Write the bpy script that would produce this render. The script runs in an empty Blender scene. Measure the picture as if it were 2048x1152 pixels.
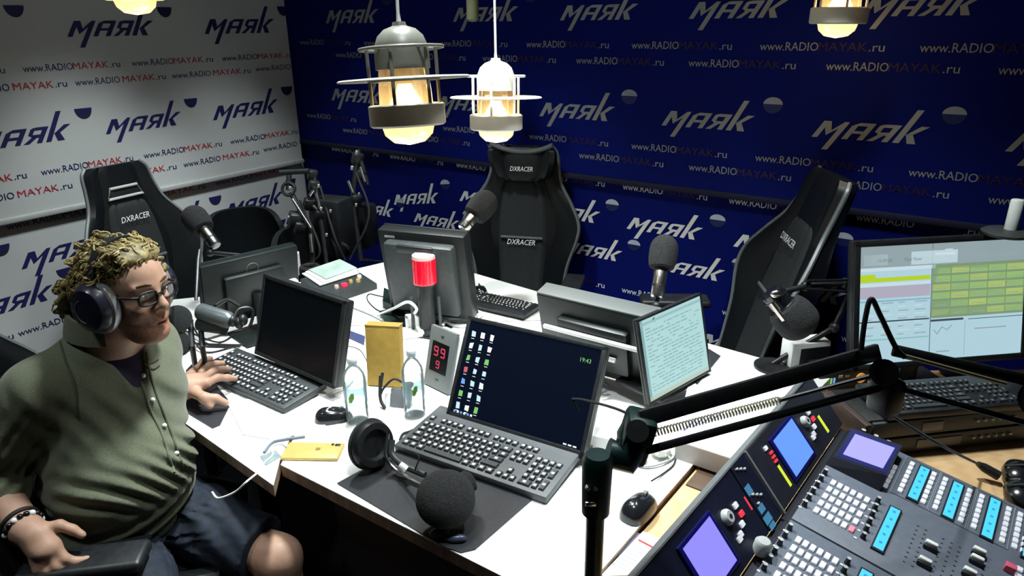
import bpy, bmesh, math, random
import numpy as np
from mathutils import Vector, Matrix, Euler
random.seed(7)
PI = math.pi
SC = bpy.context.scene
COL = SC.collection

# ---------------------------------------------------------------- camera
FPX, PITCH, ROLL, CAMH = 1400.0, .362, -.011, 1.807
FW = Vector((0, math.cos(PITCH), -math.sin(PITCH)))
_r = Vector((1, 0, 0)); _u = _r.cross(FW)
RT = _r*math.cos(ROLL) + _u*math.sin(ROLL)
UP = _u*math.cos(ROLL) - _r*math.sin(ROLL)
CAM = Vector((0, 0, CAMH))
cam_data = bpy.data.cameras.new('camera'); cam_data.sensor_width = 36; cam_data.lens = FPX/2048*36
cam_data.clip_start = .02
cam = bpy.data.objects.new('camera', cam_data); COL.objects.link(cam)
cam.matrix_world = Matrix(((RT.x, UP.x, -FW.x, 0), (RT.y, UP.y, -FW.y, 0), (RT.z, UP.z, -FW.z, CAMH), (0, 0, 0, 1)))
SC.camera = cam

# ---------------------------------------------------------------- world, lights, exposure
w = bpy.data.worlds.new('world'); SC.world = w; w.use_nodes = True
w.node_tree.nodes['Background'].inputs[0].default_value = (.55, .75, 1, 1)
w.node_tree.nodes['Background'].inputs[1].default_value = .008
SC.view_settings.view_transform = 'Standard'; SC.view_settings.look = 'None'
SC.view_settings.exposure = 0.0; SC.view_settings.gamma = 1.0; SC.view_settings.use_curve_mapping = False
def spot(name, loc, target, energy, angle, blend, size, color=(1, 1, 1)):
    l = bpy.data.lights.new(name, 'SPOT'); l.energy = energy; l.spot_size = math.radians(angle); l.spot_blend = blend
    l.shadow_soft_size = size; l.color = color
    o = bpy.data.objects.new(name, l); COL.objects.link(o); o.location = loc
    o.rotation_euler = (Vector(target)-Vector(loc)).to_track_quat('-Z', 'Y').to_euler()
    return o
COOL = (.93, 1.0, .99)
spot('unseen_spot', (-.25, 1.9, 2.72), (-.25, 1.9, 0), 300, 86, .9, .10, COOL)
spot('unseen_spot', (-.55, 2.6, 2.72), (-.55, 2.55, 0), 150, 92, .9, .10, COOL)
spot('unseen_spot', (.75, 1.75, 2.72), (.7, 1.75, 0), 150, 88, .9, .10, COOL)
spot('unseen_spot', (-1.15, 2.75, 2.72), (-1.95, 3.28, .15), 170, 50, .9, .10, COOL)  # fill spot added to brighten the lower white backdrop
spot('unseen_spot', (-1.70, 1.90, 2.72), (-2.36, 2.34, .05), 140, 42, .9, .10, COOL)  # second added fill, further along the left wall
spot('unseen_spot', (-.72, 3.35, 2.72), (-1.42, 3.85, .15), 110, 52, .9, .10, COOL)  # added fill for the white backdrop near the corner
spot('unseen_spot', (-.05, 1.10, 2.72), (-.15, 1.50, .75), 80, 60, .9, .10, COOL)  # extra fill added for the near table's front
spot('unseen_spot', (-1.45, 1.15, 2.72), (-1.30, 1.40, .8), 42, 60, .9, .10, COOL)  # fill added to light the seated man

# ---------------------------------------------------------------- helpers: where a pixel of the 2048x1152 frame meets a plane of the room
def ray(px, py): return FW + RT*((px-1024)/FPX) - UP*((py-576)/FPX)
def at(px, py, z):
    d = ray(px, py); return CAM + d*((z-CAMH)/d.z)
def atd(px, py, dep): return CAM + ray(px, py)*dep

# ---------------------------------------------------------------- materials
MATS = {}
def mat(name, col, rough=.5, metal=0, emit=0, ecol=None, noise=0, nscale=30, bump=0, spec=.5, coat=0, trans=0, ior=1.45, sheen=0):
    if name in MATS: return MATS[name]
    m = bpy.data.materials.new(name); m.use_nodes = True
    nt = m.node_tree; p = nt.nodes['Principled BSDF']
    p.inputs['Base Color'].default_value = (*col, 1); p.inputs['Roughness'].default_value = rough
    p.inputs['Metallic'].default_value = metal; p.inputs['Specular IOR Level'].default_value = spec
    p.inputs['Coat Weight'].default_value = coat; p.inputs['Transmission Weight'].default_value = trans
    p.inputs['IOR'].default_value = ior; p.inputs['Sheen Weight'].default_value = sheen
    if emit:
        p.inputs['Emission Color'].default_value = (*(ecol or col), 1); p.inputs['Emission Strength'].default_value = emit
    if noise or bump:
        tc = nt.nodes.new('ShaderNodeTexCoord'); nz = nt.nodes.new('ShaderNodeTexNoise')
        nz.inputs['Scale'].default_value = nscale; nz.inputs['Detail'].default_value = 4
        nt.links.new(tc.outputs['Object'], nz.inputs['Vector'])
        if noise:
            r = nt.nodes.new('ShaderNodeValToRGB')
            lo = tuple(max(0, c*(1-noise)) for c in col); hi = tuple(min(1, c*(1+noise)) for c in col)
            r.color_ramp.elements[0].color = (*lo, 1); r.color_ramp.elements[1].color = (*hi, 1)
            r.color_ramp.elements[0].position = .3; r.color_ramp.elements[1].position = .7
            nt.links.new(nz.outputs['Fac'], r.inputs['Fac']); nt.links.new(r.outputs['Color'], p.inputs['Base Color'])
        if bump:
            b = nt.nodes.new('ShaderNodeBump'); b.inputs['Strength'].default_value = bump; b.inputs['Distance'].default_value = .002
            nt.links.new(nz.outputs['Fac'], b.inputs['Height']); nt.links.new(b.outputs['Normal'], p.inputs['Normal'])
    MATS[name] = m; return m
def glow(name, col, s):
    return mat(name, tuple(c*.05 for c in col), .6, emit=s, ecol=col)
def thin_glass(name, tint, ior=1.45, edge=.55):
    m = bpy.data.materials.new(name); m.use_nodes = True; nt = m.node_tree; nt.nodes.clear()
    o = nt.nodes.new('ShaderNodeOutputMaterial'); mx = nt.nodes.new('ShaderNodeMixShader')
    t = nt.nodes.new('ShaderNodeBsdfTransparent'); g = nt.nodes.new('ShaderNodeBsdfGlossy'); lw = nt.nodes.new('ShaderNodeLayerWeight')
    t.inputs[0].default_value = (*tint, 1); g.inputs['Roughness'].default_value = .04; lw.inputs[0].default_value = edge
    nt.links.new(lw.outputs['Fresnel'], mx.inputs[0]); nt.links.new(t.outputs[0], mx.inputs[1]); nt.links.new(g.outputs[0], mx.inputs[2])
    nt.links.new(mx.outputs[0], o.inputs[0]); MATS[name] = m; return m
def wood(name, c1, c2, scale=6):
    m = mat(name, c1, .45, noise=.01); nt = m.node_tree; p = nt.nodes['Principled BSDF']
    wv = nt.nodes.new('ShaderNodeTexWave'); wv.inputs['Scale'].default_value = scale; wv.inputs['Distortion'].default_value = 6; wv.inputs['Detail'].default_value = 3
    tc = nt.nodes.new('ShaderNodeTexCoord'); mp = nt.nodes.new('ShaderNodeMapping'); mp.inputs['Scale'].default_value = (1, 8, 1)
    r = nt.nodes.new('ShaderNodeValToRGB'); r.color_ramp.elements[0].color = (*c1, 1); r.color_ramp.elements[1].color = (*c2, 1)
    nt.links.new(tc.outputs['Object'], mp.inputs[0]); nt.links.new(mp.outputs[0], wv.inputs[0]); nt.links.new(wv.outputs['Fac'], r.inputs[0]); nt.links.new(r.outputs[0], p.inputs['Base Color'])
    return m

BLACK = mat('black_plastic', (.012, .014, .016), .42, noise=.3, nscale=60, bump=.06)
BLACKG = mat('glossy_black_plastic', (.010, .011, .014), .16, coat=.3, noise=.2)
DGREY = mat('dark_grey_plastic', (.035, .042, .044), .45, noise=.15, nscale=50, bump=.05)
MGREY = mat('mid_grey_plastic', (.13, .14, .15), .5, noise=.08, nscale=40)
LGREY = mat('light_grey_plastic', (.42, .44, .44), .5, noise=.06)
WHITE = mat('white_plastic', (.80, .82, .81), .4, noise=.03)
PAPER = mat('white_paper', (.86, .87, .86), .8, noise=.03)
CHROME = mat('brushed_steel', (.72, .73, .74), .25, 1, noise=.1, nscale=80)
DMETAL = mat('dark_painted_metal', (.02, .024, .026), .35, .6, noise=.2)
FOAM = mat('black_foam', (.018, .019, .021), .95, noise=.5, nscale=220, bump=.8)
LEATHER = mat('black_leather', (.006, .008, .010), .5, noise=.25, nscale=90, bump=.25, spec=.35)
FABRIC = mat('black_mesh_fabric', (.011, .014, .016), .8, noise=.4, nscale=240, bump=.5)
RUBBER = mat('black_rubber', (.01, .01, .011), .7, noise=.2)
WTEXT = mat('white_print', (.82, .83, .83), .6, noise=.03)
RED = mat('red_plastic', (.6, .02, .03), .35, noise=.1)
KEYCAP = mat('key_cap', (.045, .05, .055), .38, noise=.15)
GOLD = mat('gold_phone_case', (.62, .42, .14), .38, .35, noise=.08)

# ---------------------------------------------------------------- mesh builder
_boxc = {}
def R3(e): return Euler(e).to_matrix() if not isinstance(e, Matrix) else e
class MB:
    def __init__(s): s.V = []; s.F = []; s.I = []; s.mats = []; s.cur = 0
    def m(s, mt):
        if mt not in s.mats: s.mats.append(mt)
        s.cur = s.mats.index(mt); return s
    def add(s, vs, fs, T=None):
        o = len(s.V)
        if T is not None: vs = [T @ Vector(v) for v in vs]
        s.V += [tuple(v) for v in vs]; s.F += [tuple(i+o for i in f) for f in fs]; s.I += [s.cur]*len(fs); return s
    def box(s, c, size, rot=(0, 0, 0), bev=0, seg=2):
        key = (tuple(round(x, 5) for x in size), bev, seg)
        if key not in _boxc:
            b = bmesh.new(); bmesh.ops.create_cube(b, size=1)
            for v in b.verts: v.co = Vector((v.co.x*size[0], v.co.y*size[1], v.co.z*size[2]))
            if bev: bmesh.ops.bevel(b, geom=b.edges[:], offset=min(bev, min(size)*.49), segments=seg, affect='EDGES', profile=.5)
            b.verts.index_update()
            _boxc[key] = ([v.co.copy() for v in b.verts], [[v.index for v in f.verts] for f in b.faces]); b.free()
        vs, fs = _boxc[key]; Rm = R3(rot); c = Vector(c)
        return s.add([Rm @ v + c for v in vs], fs)
    def cyl(s, p0, p1, r0, r1=None, n=16): return s.tube([p0, p1], [r0, r0 if r1 is None else r1], n)
    def tube(s, pts, r, n=8, closed=False):
        pts = [Vector(p) for p in pts]; k = len(pts)
        if not hasattr(r, '__len__'): r = [r]*k
        vs = []; fs = []; up = None
        for i, p in enumerate(pts):
            a = pts[(i-1) % k] if (i or closed) else p; b = pts[(i+1) % k] if (i < k-1 or closed) else p
            t = (b-a).normalized()
            if up is None: up = t.orthogonal().normalized()
            else:
                up = up - t*up.dot(t)
                up = up.normalized() if up.length > 1e-6 else t.orthogonal().normalized()
            q = t.cross(up)
            for j in range(n):
                an = 2*PI*j/n; vs.append(p + (up*math.cos(an)+q*math.sin(an))*r[i])
        for i in range(k if closed else k-1):
            i2 = (i+1) % k
            for j in range(n):
                j2 = (j+1) % n; fs.append((i*n+j, i*n+j2, i2*n+j2, i2*n+j))
        if not closed: fs += [tuple(range(n))[::-1], tuple((k-1)*n+j for j in range(n))]
        return s.add(vs, fs)
    def lathe(s, prof, c=(0, 0, 0), n=32, rot=None, closed=False):
        vs = []; fs = []; k = len(prof)
        for r, z in prof:
            for j in range(n): vs.append(Vector((max(r, 1e-5)*math.cos(2*PI*j/n), max(r, 1e-5)*math.sin(2*PI*j/n), z)))
        for i in range(k if closed else k-1):
            i2 = (i+1) % k
            for j in range(n):
                j2 = (j+1) % n; fs.append((i*n+j, i*n+j2, i2*n+j2, i2*n+j))
        Rm = R3(rot) if rot is not None else Matrix.Identity(3); c = Vector(c)
        return s.add([Rm @ v + c for v in vs], fs)
    def ell(s, c, r, rot=(0, 0, 0), n=20, m=12):
        if not hasattr(r, '__len__'): r = (r, r, r)
        vs = []; fs = []
        for i in range(m+1):
            th = PI*i/m
            for j in range(n):
                ph = 2*PI*j/n; vs.append(Vector((r[0]*math.sin(th)*math.cos(ph), r[1]*math.sin(th)*math.sin(ph), r[2]*math.cos(th))))
        for i in range(m):
            for j in range(n):
                j2 = (j+1) % n; fs.append((i*n+j, (i+1)*n+j, (i+1)*n+j2, i*n+j2))
        Rm = R3(rot); c = Vector(c)
        return s.add([Rm @ v + c for v in vs], fs)
    def prism(s, pts, z0, z1, T=None):
        n = len(pts); vs = [Vector((p[0], p[1], z0)) for p in pts] + [Vector((p[0], p[1], z1)) for p in pts]
        fs = [tuple(range(n))[::-1], tuple(range(n, 2*n))] + [(i, (i+1) % n, n+(i+1) % n, n+i) for i in range(n)]
        return s.add(vs, fs, T)
    def build(s, name, parent=None, smooth=True, ang=.7):
        me = bpy.data.meshes.new(name); me.from_pydata(s.V, [], s.F)
        for mt in s.mats: me.materials.append(mt)
        me.polygons.foreach_set('material_index', s.I)
        if smooth:
            me.polygons.foreach_set('use_smooth', [True]*len(s.F)); me.update(); me.set_sharp_from_angle(angle=ang)
        me.validate(); me.update()
        o = bpy.data.objects.new(name, me); COL.objects.link(o)
        if parent: o.parent = parent
        return o
def tag(o, label, cat, group=None, kind=None):
    o['label'] = label; o['category'] = cat
    if group: o['group'] = group
    if kind: o['kind'] = kind
    return o
def thing(name, label, cat, loc=(0, 0, 0), rz=0, group=None, mtx=None):
    o = bpy.data.objects.new(name, None); COL.objects.link(o); o.empty_display_size = .05
    if mtx is not None: o.matrix_world = mtx
    else: o.location = loc; o.rotation_euler = (0, 0, rz)
    return tag(o, label, cat, group)
def basis(o, ex, ey, ez):
    ex, ey, ez = Vector(ex).normalized(), Vector(ey).normalized(), Vector(ez).normalized()
    return Matrix(((ex.x, ey.x, ez.x, o[0]), (ex.y, ey.y, ez.y, o[1]), (ex.z, ey.z, ez.z, o[2]), (0, 0, 0, 1)))
def struct(mb, name):
    o = mb.build(name, smooth=False); o['kind'] = 'structure'; return o
def copy_tree(o, parent=None):
    c = o.copy(); COL.objects.link(c); c.parent = parent
    for ch in o.children: copy_tree(ch, c)
    return c
def spline(pts, n=8):
    P = [Vector(p) for p in pts]; P = [P[0]*2-P[1]] + P + [P[-1]*2-P[-2]]; out = []
    for i in range(1, len(P)-2):
        for k in range(n):
            t = k/n; a, b, c, d = P[i-1], P[i], P[i+1], P[i+2]
            out.append(.5*((2*b)+(c-a)*t+(2*a-5*b+4*c-d)*t*t+(3*b-a-3*c+d)*t**3))
    out.append(P[-2]); return out
_txt = {}
def text_geo(body, shear=0.0):
    key = (body, shear)
    if key not in _txt:
        cu = bpy.data.curves.new('t', 'FONT'); cu.body = body; cu.size = 1; cu.resolution_u = 2; cu.shear = shear
        ob = bpy.data.objects.new('t', cu); COL.objects.link(ob)
        dg = bpy.context.evaluated_depsgraph_get(); dg.update()
        me = bpy.data.meshes.new_from_object(ob.evaluated_get(dg))
        vs = [v.co.copy() for v in me.vertices]; fs = [tuple(p.vertices) for p in me.polygons]
        bpy.data.objects.remove(ob); bpy.data.curves.remove(cu); bpy.data.meshes.remove(me)
        x0 = min(v.x for v in vs); x1 = max(v.x for v in vs)
        _txt[key] = ([(v.x-x0, v.y) for v in vs], fs, x1-x0)
    return _txt[key]
def put_text(mb, body, x, y, h, width=None, T=None, mt=None, shear=0.0, z=0):
    """lettering with cap height about h, baseline at (x, y) in the plane of T; width squeezes or stretches it"""
    if mt: mb.m(mt)
    vs, fs, wd = text_geo(body, shear); s = h/.70; sx = (width/wd) if width else s
    mb.add([(x+v[0]*sx, y+v[1]*s, z) for v in vs], fs, T)
    return wd*sx
# ---------------------------------------------------------------- the room
CORNER = Vector((-1.33, 4.5, 0))
DL = Vector((-.550, -.835, 0)).normalized(); DR = Vector((.814, -.581, 0)).normalized()
NL = Vector((DR.x, DR.y, 0)) - DL*DL.dot(DR); NL.normalize()      # into the room from the left wall
NR = DL - DR*DR.dot(DL); NR.normalize()                            # into the room from the right wall
LEN_L, LEN_R, HT = 4.7, 5.3, 2.8
PLAST = mat('dim_wall_paint', (.10, .13, .17), .8, noise=.1, nscale=3)
NAVYW = mat('navy_wall_paint', (.004, .006, .03), .8, noise=.1, nscale=3)
CARPET = mat('dark_carpet', (.012, .013, .016), .95, noise=.4, nscale=120, bump=.5)
CEIL = mat('ceiling_tile', (.07, .075, .08), .9, noise=.05, nscale=8)
def wall(name, a, b, nrm, mt, z0=0, z1=HT, th=.12):
    mb = MB().m(mt); a, b, nrm = Vector(a), Vector(b), Vector(nrm)
    vs = [a+Vector((0, 0, z0)), b+Vector((0, 0, z0)), b-nrm*th+Vector((0, 0, z0)), a-nrm*th+Vector((0, 0, z0))]
    vs += [v+Vector((0, 0, z1-z0)) for v in vs[:4]]
    mb.add(vs, [(0, 1, 2, 3), (4, 7, 6, 5), (0, 4, 5, 1), (1, 5, 6, 2), (2, 6, 7, 3), (3, 7, 4, 0)])
    return struct(mb, name)
PL = CORNER + DL*LEN_L; PR = CORNER + DR*LEN_R; PO = PL + DR*LEN_R
wall('wall_left', CORNER, PL, NL, PLAST); wall('wall_right', CORNER, PR, NR, NAVYW)
wall('wall_near', PL, PO, -NR, PLAST); wall('wall_rear', PR, PO, -NL, PLAST)
quad2 = [CORNER - NL*.12 - NR*.12, PL - NL*.12 + NR*-.12, PO + NL*.12 + NR*.12, PR + NL*.12 - NR*.12]
f = MB().m(CARPET); f.prism([(p.x, p.y) for p in (CORNER, PL, PO, PR)], -.1, 0); struct(f, 'floor')
f = MB().m(CEIL); f.prism([(p.x, p.y) for p in (CORNER, PL, PO, PR)], HT, HT+.1); struct(f, 'ceiling')
for nm, d, p0, n_, L in (('baseboard_left', DL, CORNER, NL, LEN_L), ('baseboard_right', DR, CORNER, NR, LEN_R)):
    mb = MB().m(BLACK); T = basis(p0 + n_*.001, d, n_, (0, 0, 1)); mb.add([(x, y, z) for x in (.02, L-.02) for y in (0, .012) for z in (.001, .08)], [(0, 1, 3, 2), (4, 6, 7, 5), (0, 4, 5, 1), (2, 3, 7, 6), (0, 2, 6, 4), (1, 5, 7, 3)], T); struct(mb, nm)

# printed backdrops
W_BAN = mat('white_banner_vinyl', (.54, .57, .57), .6, noise=.04, nscale=2)
B_BAN = mat('navy_banner_vinyl', (.002, .007, .125), .7, noise=.1, nscale=2, spec=.1)
P_BLUE = mat('navy_ink', (.012, .012, .10), .6, noise=.05); P_DARK = mat('dark_blue_ink', (.01, .018, .05), .6, noise=.05)
P_RED = mat('red_ink', (.42, .02, .04), .6, noise=.05); P_WHITE = mat('white_ink', (.80, .83, .83), .6, noise=.03); P_WHITE_DIM = mat('dimmed_white_ink', (.27, .29, .29), .6, noise=.05)  # upper blue banner's white print, greyed to imitate weaker light up there
P_DRED = mat('dark_red_ink', (.030, .003, .030), .6, noise=.05); P_DRED_DIM = mat('dimmed_red_ink', (.022, .002, .034), .6, noise=.05); P_CAP = mat('pale_blue_ink', (.50, .56, .66), .6, noise=.05); P_CAP_DIM = mat('dimmed_pale_blue_ink', (.26, .30, .36), .6, noise=.05); P_CAPD = mat('deep_blue_ink', (.005, .013, .11), .6, noise=.05)  # upper banner's red and cap inks are dimmed copies, low light painted in
# the station's logo, letter by letter (unit = x-height), leaning
LOGO = [
 [(0, 0), (.26, 0), (.26, .62), (.56, .16), (.70, .36), (.34, 1.0), (0, 1.0)],           # first stem and notch
 [(.56, .16), (.88, .60), (.88, -.70), (1.15, -.70), (1.15, 1.0), (.94, 1.0), (.62, .44)],   # stem dropping below the line
 [(1.36, 0), (1.62, 0), (1.62, 1.0), (1.36, .80)], [(1.62, .82), (2.08, .82), (2.08, 1.0), (1.62, 1.0)],
 [(1.62, .36), (2.08, .36), (2.08, .52), (1.62, .52)], [(2.04, 0), (2.30, 0), (2.30, 1.0), (2.04, 1.0)],
 [(3.10, 0), (3.36, 0), (3.36, 1.0), (3.10, 1.0)], [(2.70, .82), (3.10, .82), (3.10, 1.0), (2.70, 1.0)],
 [(2.50, .55), (2.72, .42), (2.72, .92), (2.64, 1.0), (2.50, .9)], [(2.70, .36), (3.10, .36), (3.10, .54), (2.70, .54)],
 [(2.46, 0), (2.74, 0), (3.00, .40), (2.74, .40)],
 [(3.56, 0), (3.83, 0), (3.83, 1.62), (3.56, 1.62)], [(3.81, .46), (4.14, 1.0), (4.48, 1.0), (4.06, .48)], [(3.81, .52), (4.16, 0), (4.52, 0), (4.08, .54)],
]
CUR = []; INK = [P_WHITE_DIM]
def begin(t): CUR[:] = [t]
def finish(mb, name):
    t = CUR[0]; o = mb.build(name, None, smooth=False); o.parent = t; o.matrix_parent_inverse = t.matrix_world.inverted()
def logo(x, y, width, T, on_white, slope=0):
    mb = MB(); s = width/5.05; Ts = T @ Matrix.Translation((x, y, .0015)) @ Matrix.Rotation(slope, 4, 'Z')
    mb.m(P_BLUE if on_white else INK[0])
    for pl in LOGO:
        pts = [((p[0]+.50*p[1])*s, (p[1] if p[1] <= 1 else 1+(p[1]-1)*1.45)*s*.80, 0) for p in pl]; mb.add(pts, [tuple(range(len(pts)))], Ts)
    cx, cy, r = 5.80*s, 1.42*s, .42*s
    up = [(cx+r*1.12*math.cos(PI*i/10), cy+r*.8*math.sin(PI*i/10), 0) for i in range(11)]
    lo = [(cx+r*1.12*math.cos(PI+PI*i/10), cy+r*(.28 if on_white else 0)+r*(1.35 if on_white else 1.05)*math.sin(PI+PI*i/10), 0) for i in range(11)]
    if on_white:
        mb.m(P_BLUE).add(lo, [tuple(range(11))], Ts)
        lo2 = [(p[0], p[1], .0004) for p in lo if p[1] < cy-r*.45]; mb.m(P_DARK).add(lo2, [tuple(range(len(lo2)))], Ts)
    else:
        mb.m(P_CAP if INK[0] is P_WHITE else P_CAP_DIM).add(up, [tuple(range(11))], Ts); mb.m(P_CAPD).add(lo, [tuple(range(11))], Ts)
    finish(mb, 'printed_logo')
def url(x, y, width, T, on_white, gap=0, cut=1.0):
    mb = MB(); a, b, c = ('www.RADIO', 'MAYAK', '.ru'); h = .030
    Tz = T @ Matrix.Translation((0, 0, .0015))
    wa = (.49-gap*.02)*width; wb = (.38-gap*.01)*width; wc = .115*width
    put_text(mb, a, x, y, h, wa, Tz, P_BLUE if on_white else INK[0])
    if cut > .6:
        put_text(mb, b, x+wa+gap*width*.03, y, h, wb, Tz, P_RED if on_white else (P_DRED if INK[0] is P_WHITE else P_DRED_DIM))
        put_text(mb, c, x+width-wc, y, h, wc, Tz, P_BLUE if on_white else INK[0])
    finish(mb, 'printed_address')

# left wall: x runs towards the corner as read, so local x = -u
TL = basis(CORNER, -DL, (0, 0, 1), (-DL).cross(Vector((0, 0, 1))))
TR = basis(CORNER, DR, (0, 0, 1), DR.cross(Vector((0, 0, 1))))
def banner(name, label, T, u0, u1, z0, z1, off, mt, bar=None):
    t = thing(name, label, 'banner', mtx=T @ Matrix.Translation(((u0+u1)/2, z0, off)))
    w_ = u1-u0; h_ = z1-z0
    mb = MB().m(mt); mb.box((0, h_/2, 0), (w_, h_, .004)); mb.build('vinyl_sheet', t)
    if bar:
        mb = MB().m(bar); mb.box((0, -.008, 0), (w_+.02, .026, .022), bev=.006); mb.build('weight_bar', t)
    return t, T @ Matrix.Translation((0, 0, off+.0025))
def lettering(t, T, fn):
    begin(t); fn(T)

# upper white roller banner
t, T = banner('roller_banner', 'pale white roller banner with blue logos, rolled down beside the dark corner', TL, -3.4, -.048, 1.012, 2.05, .045, W_BAN, LGREY)
def _f(T):
    for u, k in ((1.303, .43), (.602, .47), (1.99, .43), (2.68, .43)): logo(-u, 1.768, k, T, True)
    for u, k in ((1.225, .415), (.634, .46), (1.80, .43), (2.4, .43)): logo(-u, 1.322, k, T, True)
    for u, wd in ((1.52, .432), (1.031, .455), (.521, .483), (2.03, .44), (2.5, .44)): url(-u, 1.627, wd, T, True)
    for u, wd in ((1.315, .449), (.831, .485), (1.80, .449), (2.29, .449)): url(-u, 1.555, wd, T, True, 1)
    url(-.311, 1.560, .54, T, True, 1, .5)
    for u, wd in ((1.549, .432), (1.06, .458), (.547, .486), (2.05, .44), (2.55, .44)): url(-u, 1.178, wd, T, True)
    for u, wd in ((1.386, .491), (.853, .488), (1.90, .47), (2.4, .47)): url(-u, 1.098, wd, T, True, 1)
    url(-.33, 1.103, .54, T, True, 1, .5)
lettering(t, T, _f)
t, T = banner('backdrop_banner', 'lower white printed backdrop behind the racing chair and round-backed chairs', TL, -3.4, -.02, .12, 1.02, .012, W_BAN)
def _f(T):
    for u, wd in ((1.73, .50), (1.225, .50), (.66, .50), (2.25, .48)): url(-u, .957, wd, T, True)
    for u in (1.715, 1.17, .628, 2.27): logo(-u, .768, .43, T, True)
    for u in (2.02, 1.50, .97, .44, 2.55): logo(-u, .592, .42, T, True)
    for u in (1.80, 1.28, .76, 2.3): url(-u, .46, .48, T, True)
lettering(t, T, _f)
# right wall
t, T = banner('roller_banner', 'dark blue roller banner with dimmed white logos, spanning above the two far racing chairs', TR, .03, 4.9, 1.135, 2.1, .04, B_BAN, NAVYW)
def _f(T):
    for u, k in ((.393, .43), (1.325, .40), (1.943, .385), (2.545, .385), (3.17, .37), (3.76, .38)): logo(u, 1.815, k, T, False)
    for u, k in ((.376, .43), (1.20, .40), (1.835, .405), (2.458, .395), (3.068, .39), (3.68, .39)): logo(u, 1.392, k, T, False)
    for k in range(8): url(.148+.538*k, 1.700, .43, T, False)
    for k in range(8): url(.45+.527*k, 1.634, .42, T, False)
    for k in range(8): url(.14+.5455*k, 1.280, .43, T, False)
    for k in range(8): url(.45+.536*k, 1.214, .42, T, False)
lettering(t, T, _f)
INK[0] = P_WHITE
t, T = banner('backdrop_banner', 'lower dark blue backdrop with bright white logos between the two far racing chairs', TR, .03, 4.9, .12, 1.13, .012, B_BAN)
def _f(T):
    for k in range(9): url(.30+.494*k, 1.087, .40, T, False)
    for u, sl in ((.80, .16), (1.30, 0), (1.80, 0), (2.305, 0), (2.808, 0), (3.31, 0), (3.82, 0)): logo(u, .905 if sl == 0 else .815, .37, T, False, sl)
    for u in (.45, .95, 1.45, 1.945, 2.44, 2.935, 3.43): logo(u, .735, .35, T, False)
    for k in range(8): url(.32+.494*k, .585, .40, T, False)
    for u in (.7, 1.2, 1.70, 2.20, 2.70, 3.2, 3.7): logo(u, .42, .36, T, False)
lettering(t, T, _f)
# ---------------------------------------------------------------- tables
TABLE = mat('white_laminate', (.86, .88, .87), .38, noise=.02, nscale=4)
EDGE = wood('brown_edge_band', (.26, .165, .11), (.36, .24, .17), 8)
OAK = wood('oak_veneer', (.62, .40, .20), (.70, .47, .25), 5)
DPANEL = mat('black_desk_panel', (.012, .012, .014), .6, noise=.2)
SHADED_EDGE = mat('shaded_edge_band', (.42, .40, .39), .55, noise=.05)  # raised table's side greyed, its shade put into the colour
def table(name, label, poly, legs, z=.75, th=.034, panel=None, edge=None):
    cx = sum(p[0] for p in poly)/len(poly); cy = sum(p[1] for p in poly)/len(poly)
    t = thing(name, label, 'table', (cx, cy, 0)); P = [(x-cx, y-cy) for x, y in poly]
    a = sum(P[i][0]*P[(i+1) % len(P)][1]-P[(i+1) % len(P)][0]*P[i][1] for i in range(len(P)))
    if a < 0: P = P[::-1]
    mb = MB().m(TABLE); n = len(P)
    mb.prism(P, z-.003, z); mb.build('laminate_top', t, smooth=False)
    mb = MB().m(edge or EDGE); mb.prism(P, z-th, z-.003); mb.build('edge_band', t, smooth=False)
    for x, y in legs:
        mb = MB().m(DMETAL); mb.cyl((x-cx, y-cy, .012), (x-cx, y-cy, z-th), .025, n=14); mb.cyl((x-cx, y-cy, 0), (x-cx, y-cy, .012), .034, n=14); mb.build('leg', t)
    if panel:
        (x0, y0), (x1, y1) = panel; d = Vector((x1-x0, y1-y0, 0)); L = d.length
        mb = MB().m(DPANEL); mb.box(((x0+x1)/2-cx, (y0+y1)/2-cy, .37), (L, .02, .68), (0, 0, math.atan2(d.y, d.x)), .002); mb.build('modesty_panel', t)
    return t
table('studio_table', 'white table with brown edge under the seated man\'s keyboard', [(-1.02, 1.805), (-.592, 1.440), (-.61, 1.555), (-.625, 2.41), (-1.05, 2.80), (-1.47, 2.68)], [(-1.30, 2.55), (-.70, 1.66), (-1.0, 2.65)])
table('studio_table', 'white table with brown edge carrying the black foam headphones and near keyboard', [(-.600, 1.526), (.0997, 1.042), (.455, 1.505), (.80, 2.05), (.15, 2.44), (-.62, 2.405)], [(.06, 1.16), (-.5, 2.25), (.3, 2.2)], panel=((-.47, 1.54), (.05, 1.18)))
table('studio_table', 'far white table under the monitor with the red beacon, by the centre racing chair', [(-.62, 2.412), (.15, 2.447), (.42, 2.475), (-.17, 2.985), (-.50, 3.24), (-1.04, 2.81)], [(-.55, 3.0), (-.12, 2.85), (.25, 2.55)])
table('raised_table', 'raised white table top with shade-grey side under the white box and papers', [(.415, 1.535), (.565, 1.430), (.95, 1.86), (.62, 2.13)], [(.46, 1.58), (.86, 1.86), (.63, 2.07)], z=.805, th=.055, edge=SHADED_EDGE)
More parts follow.
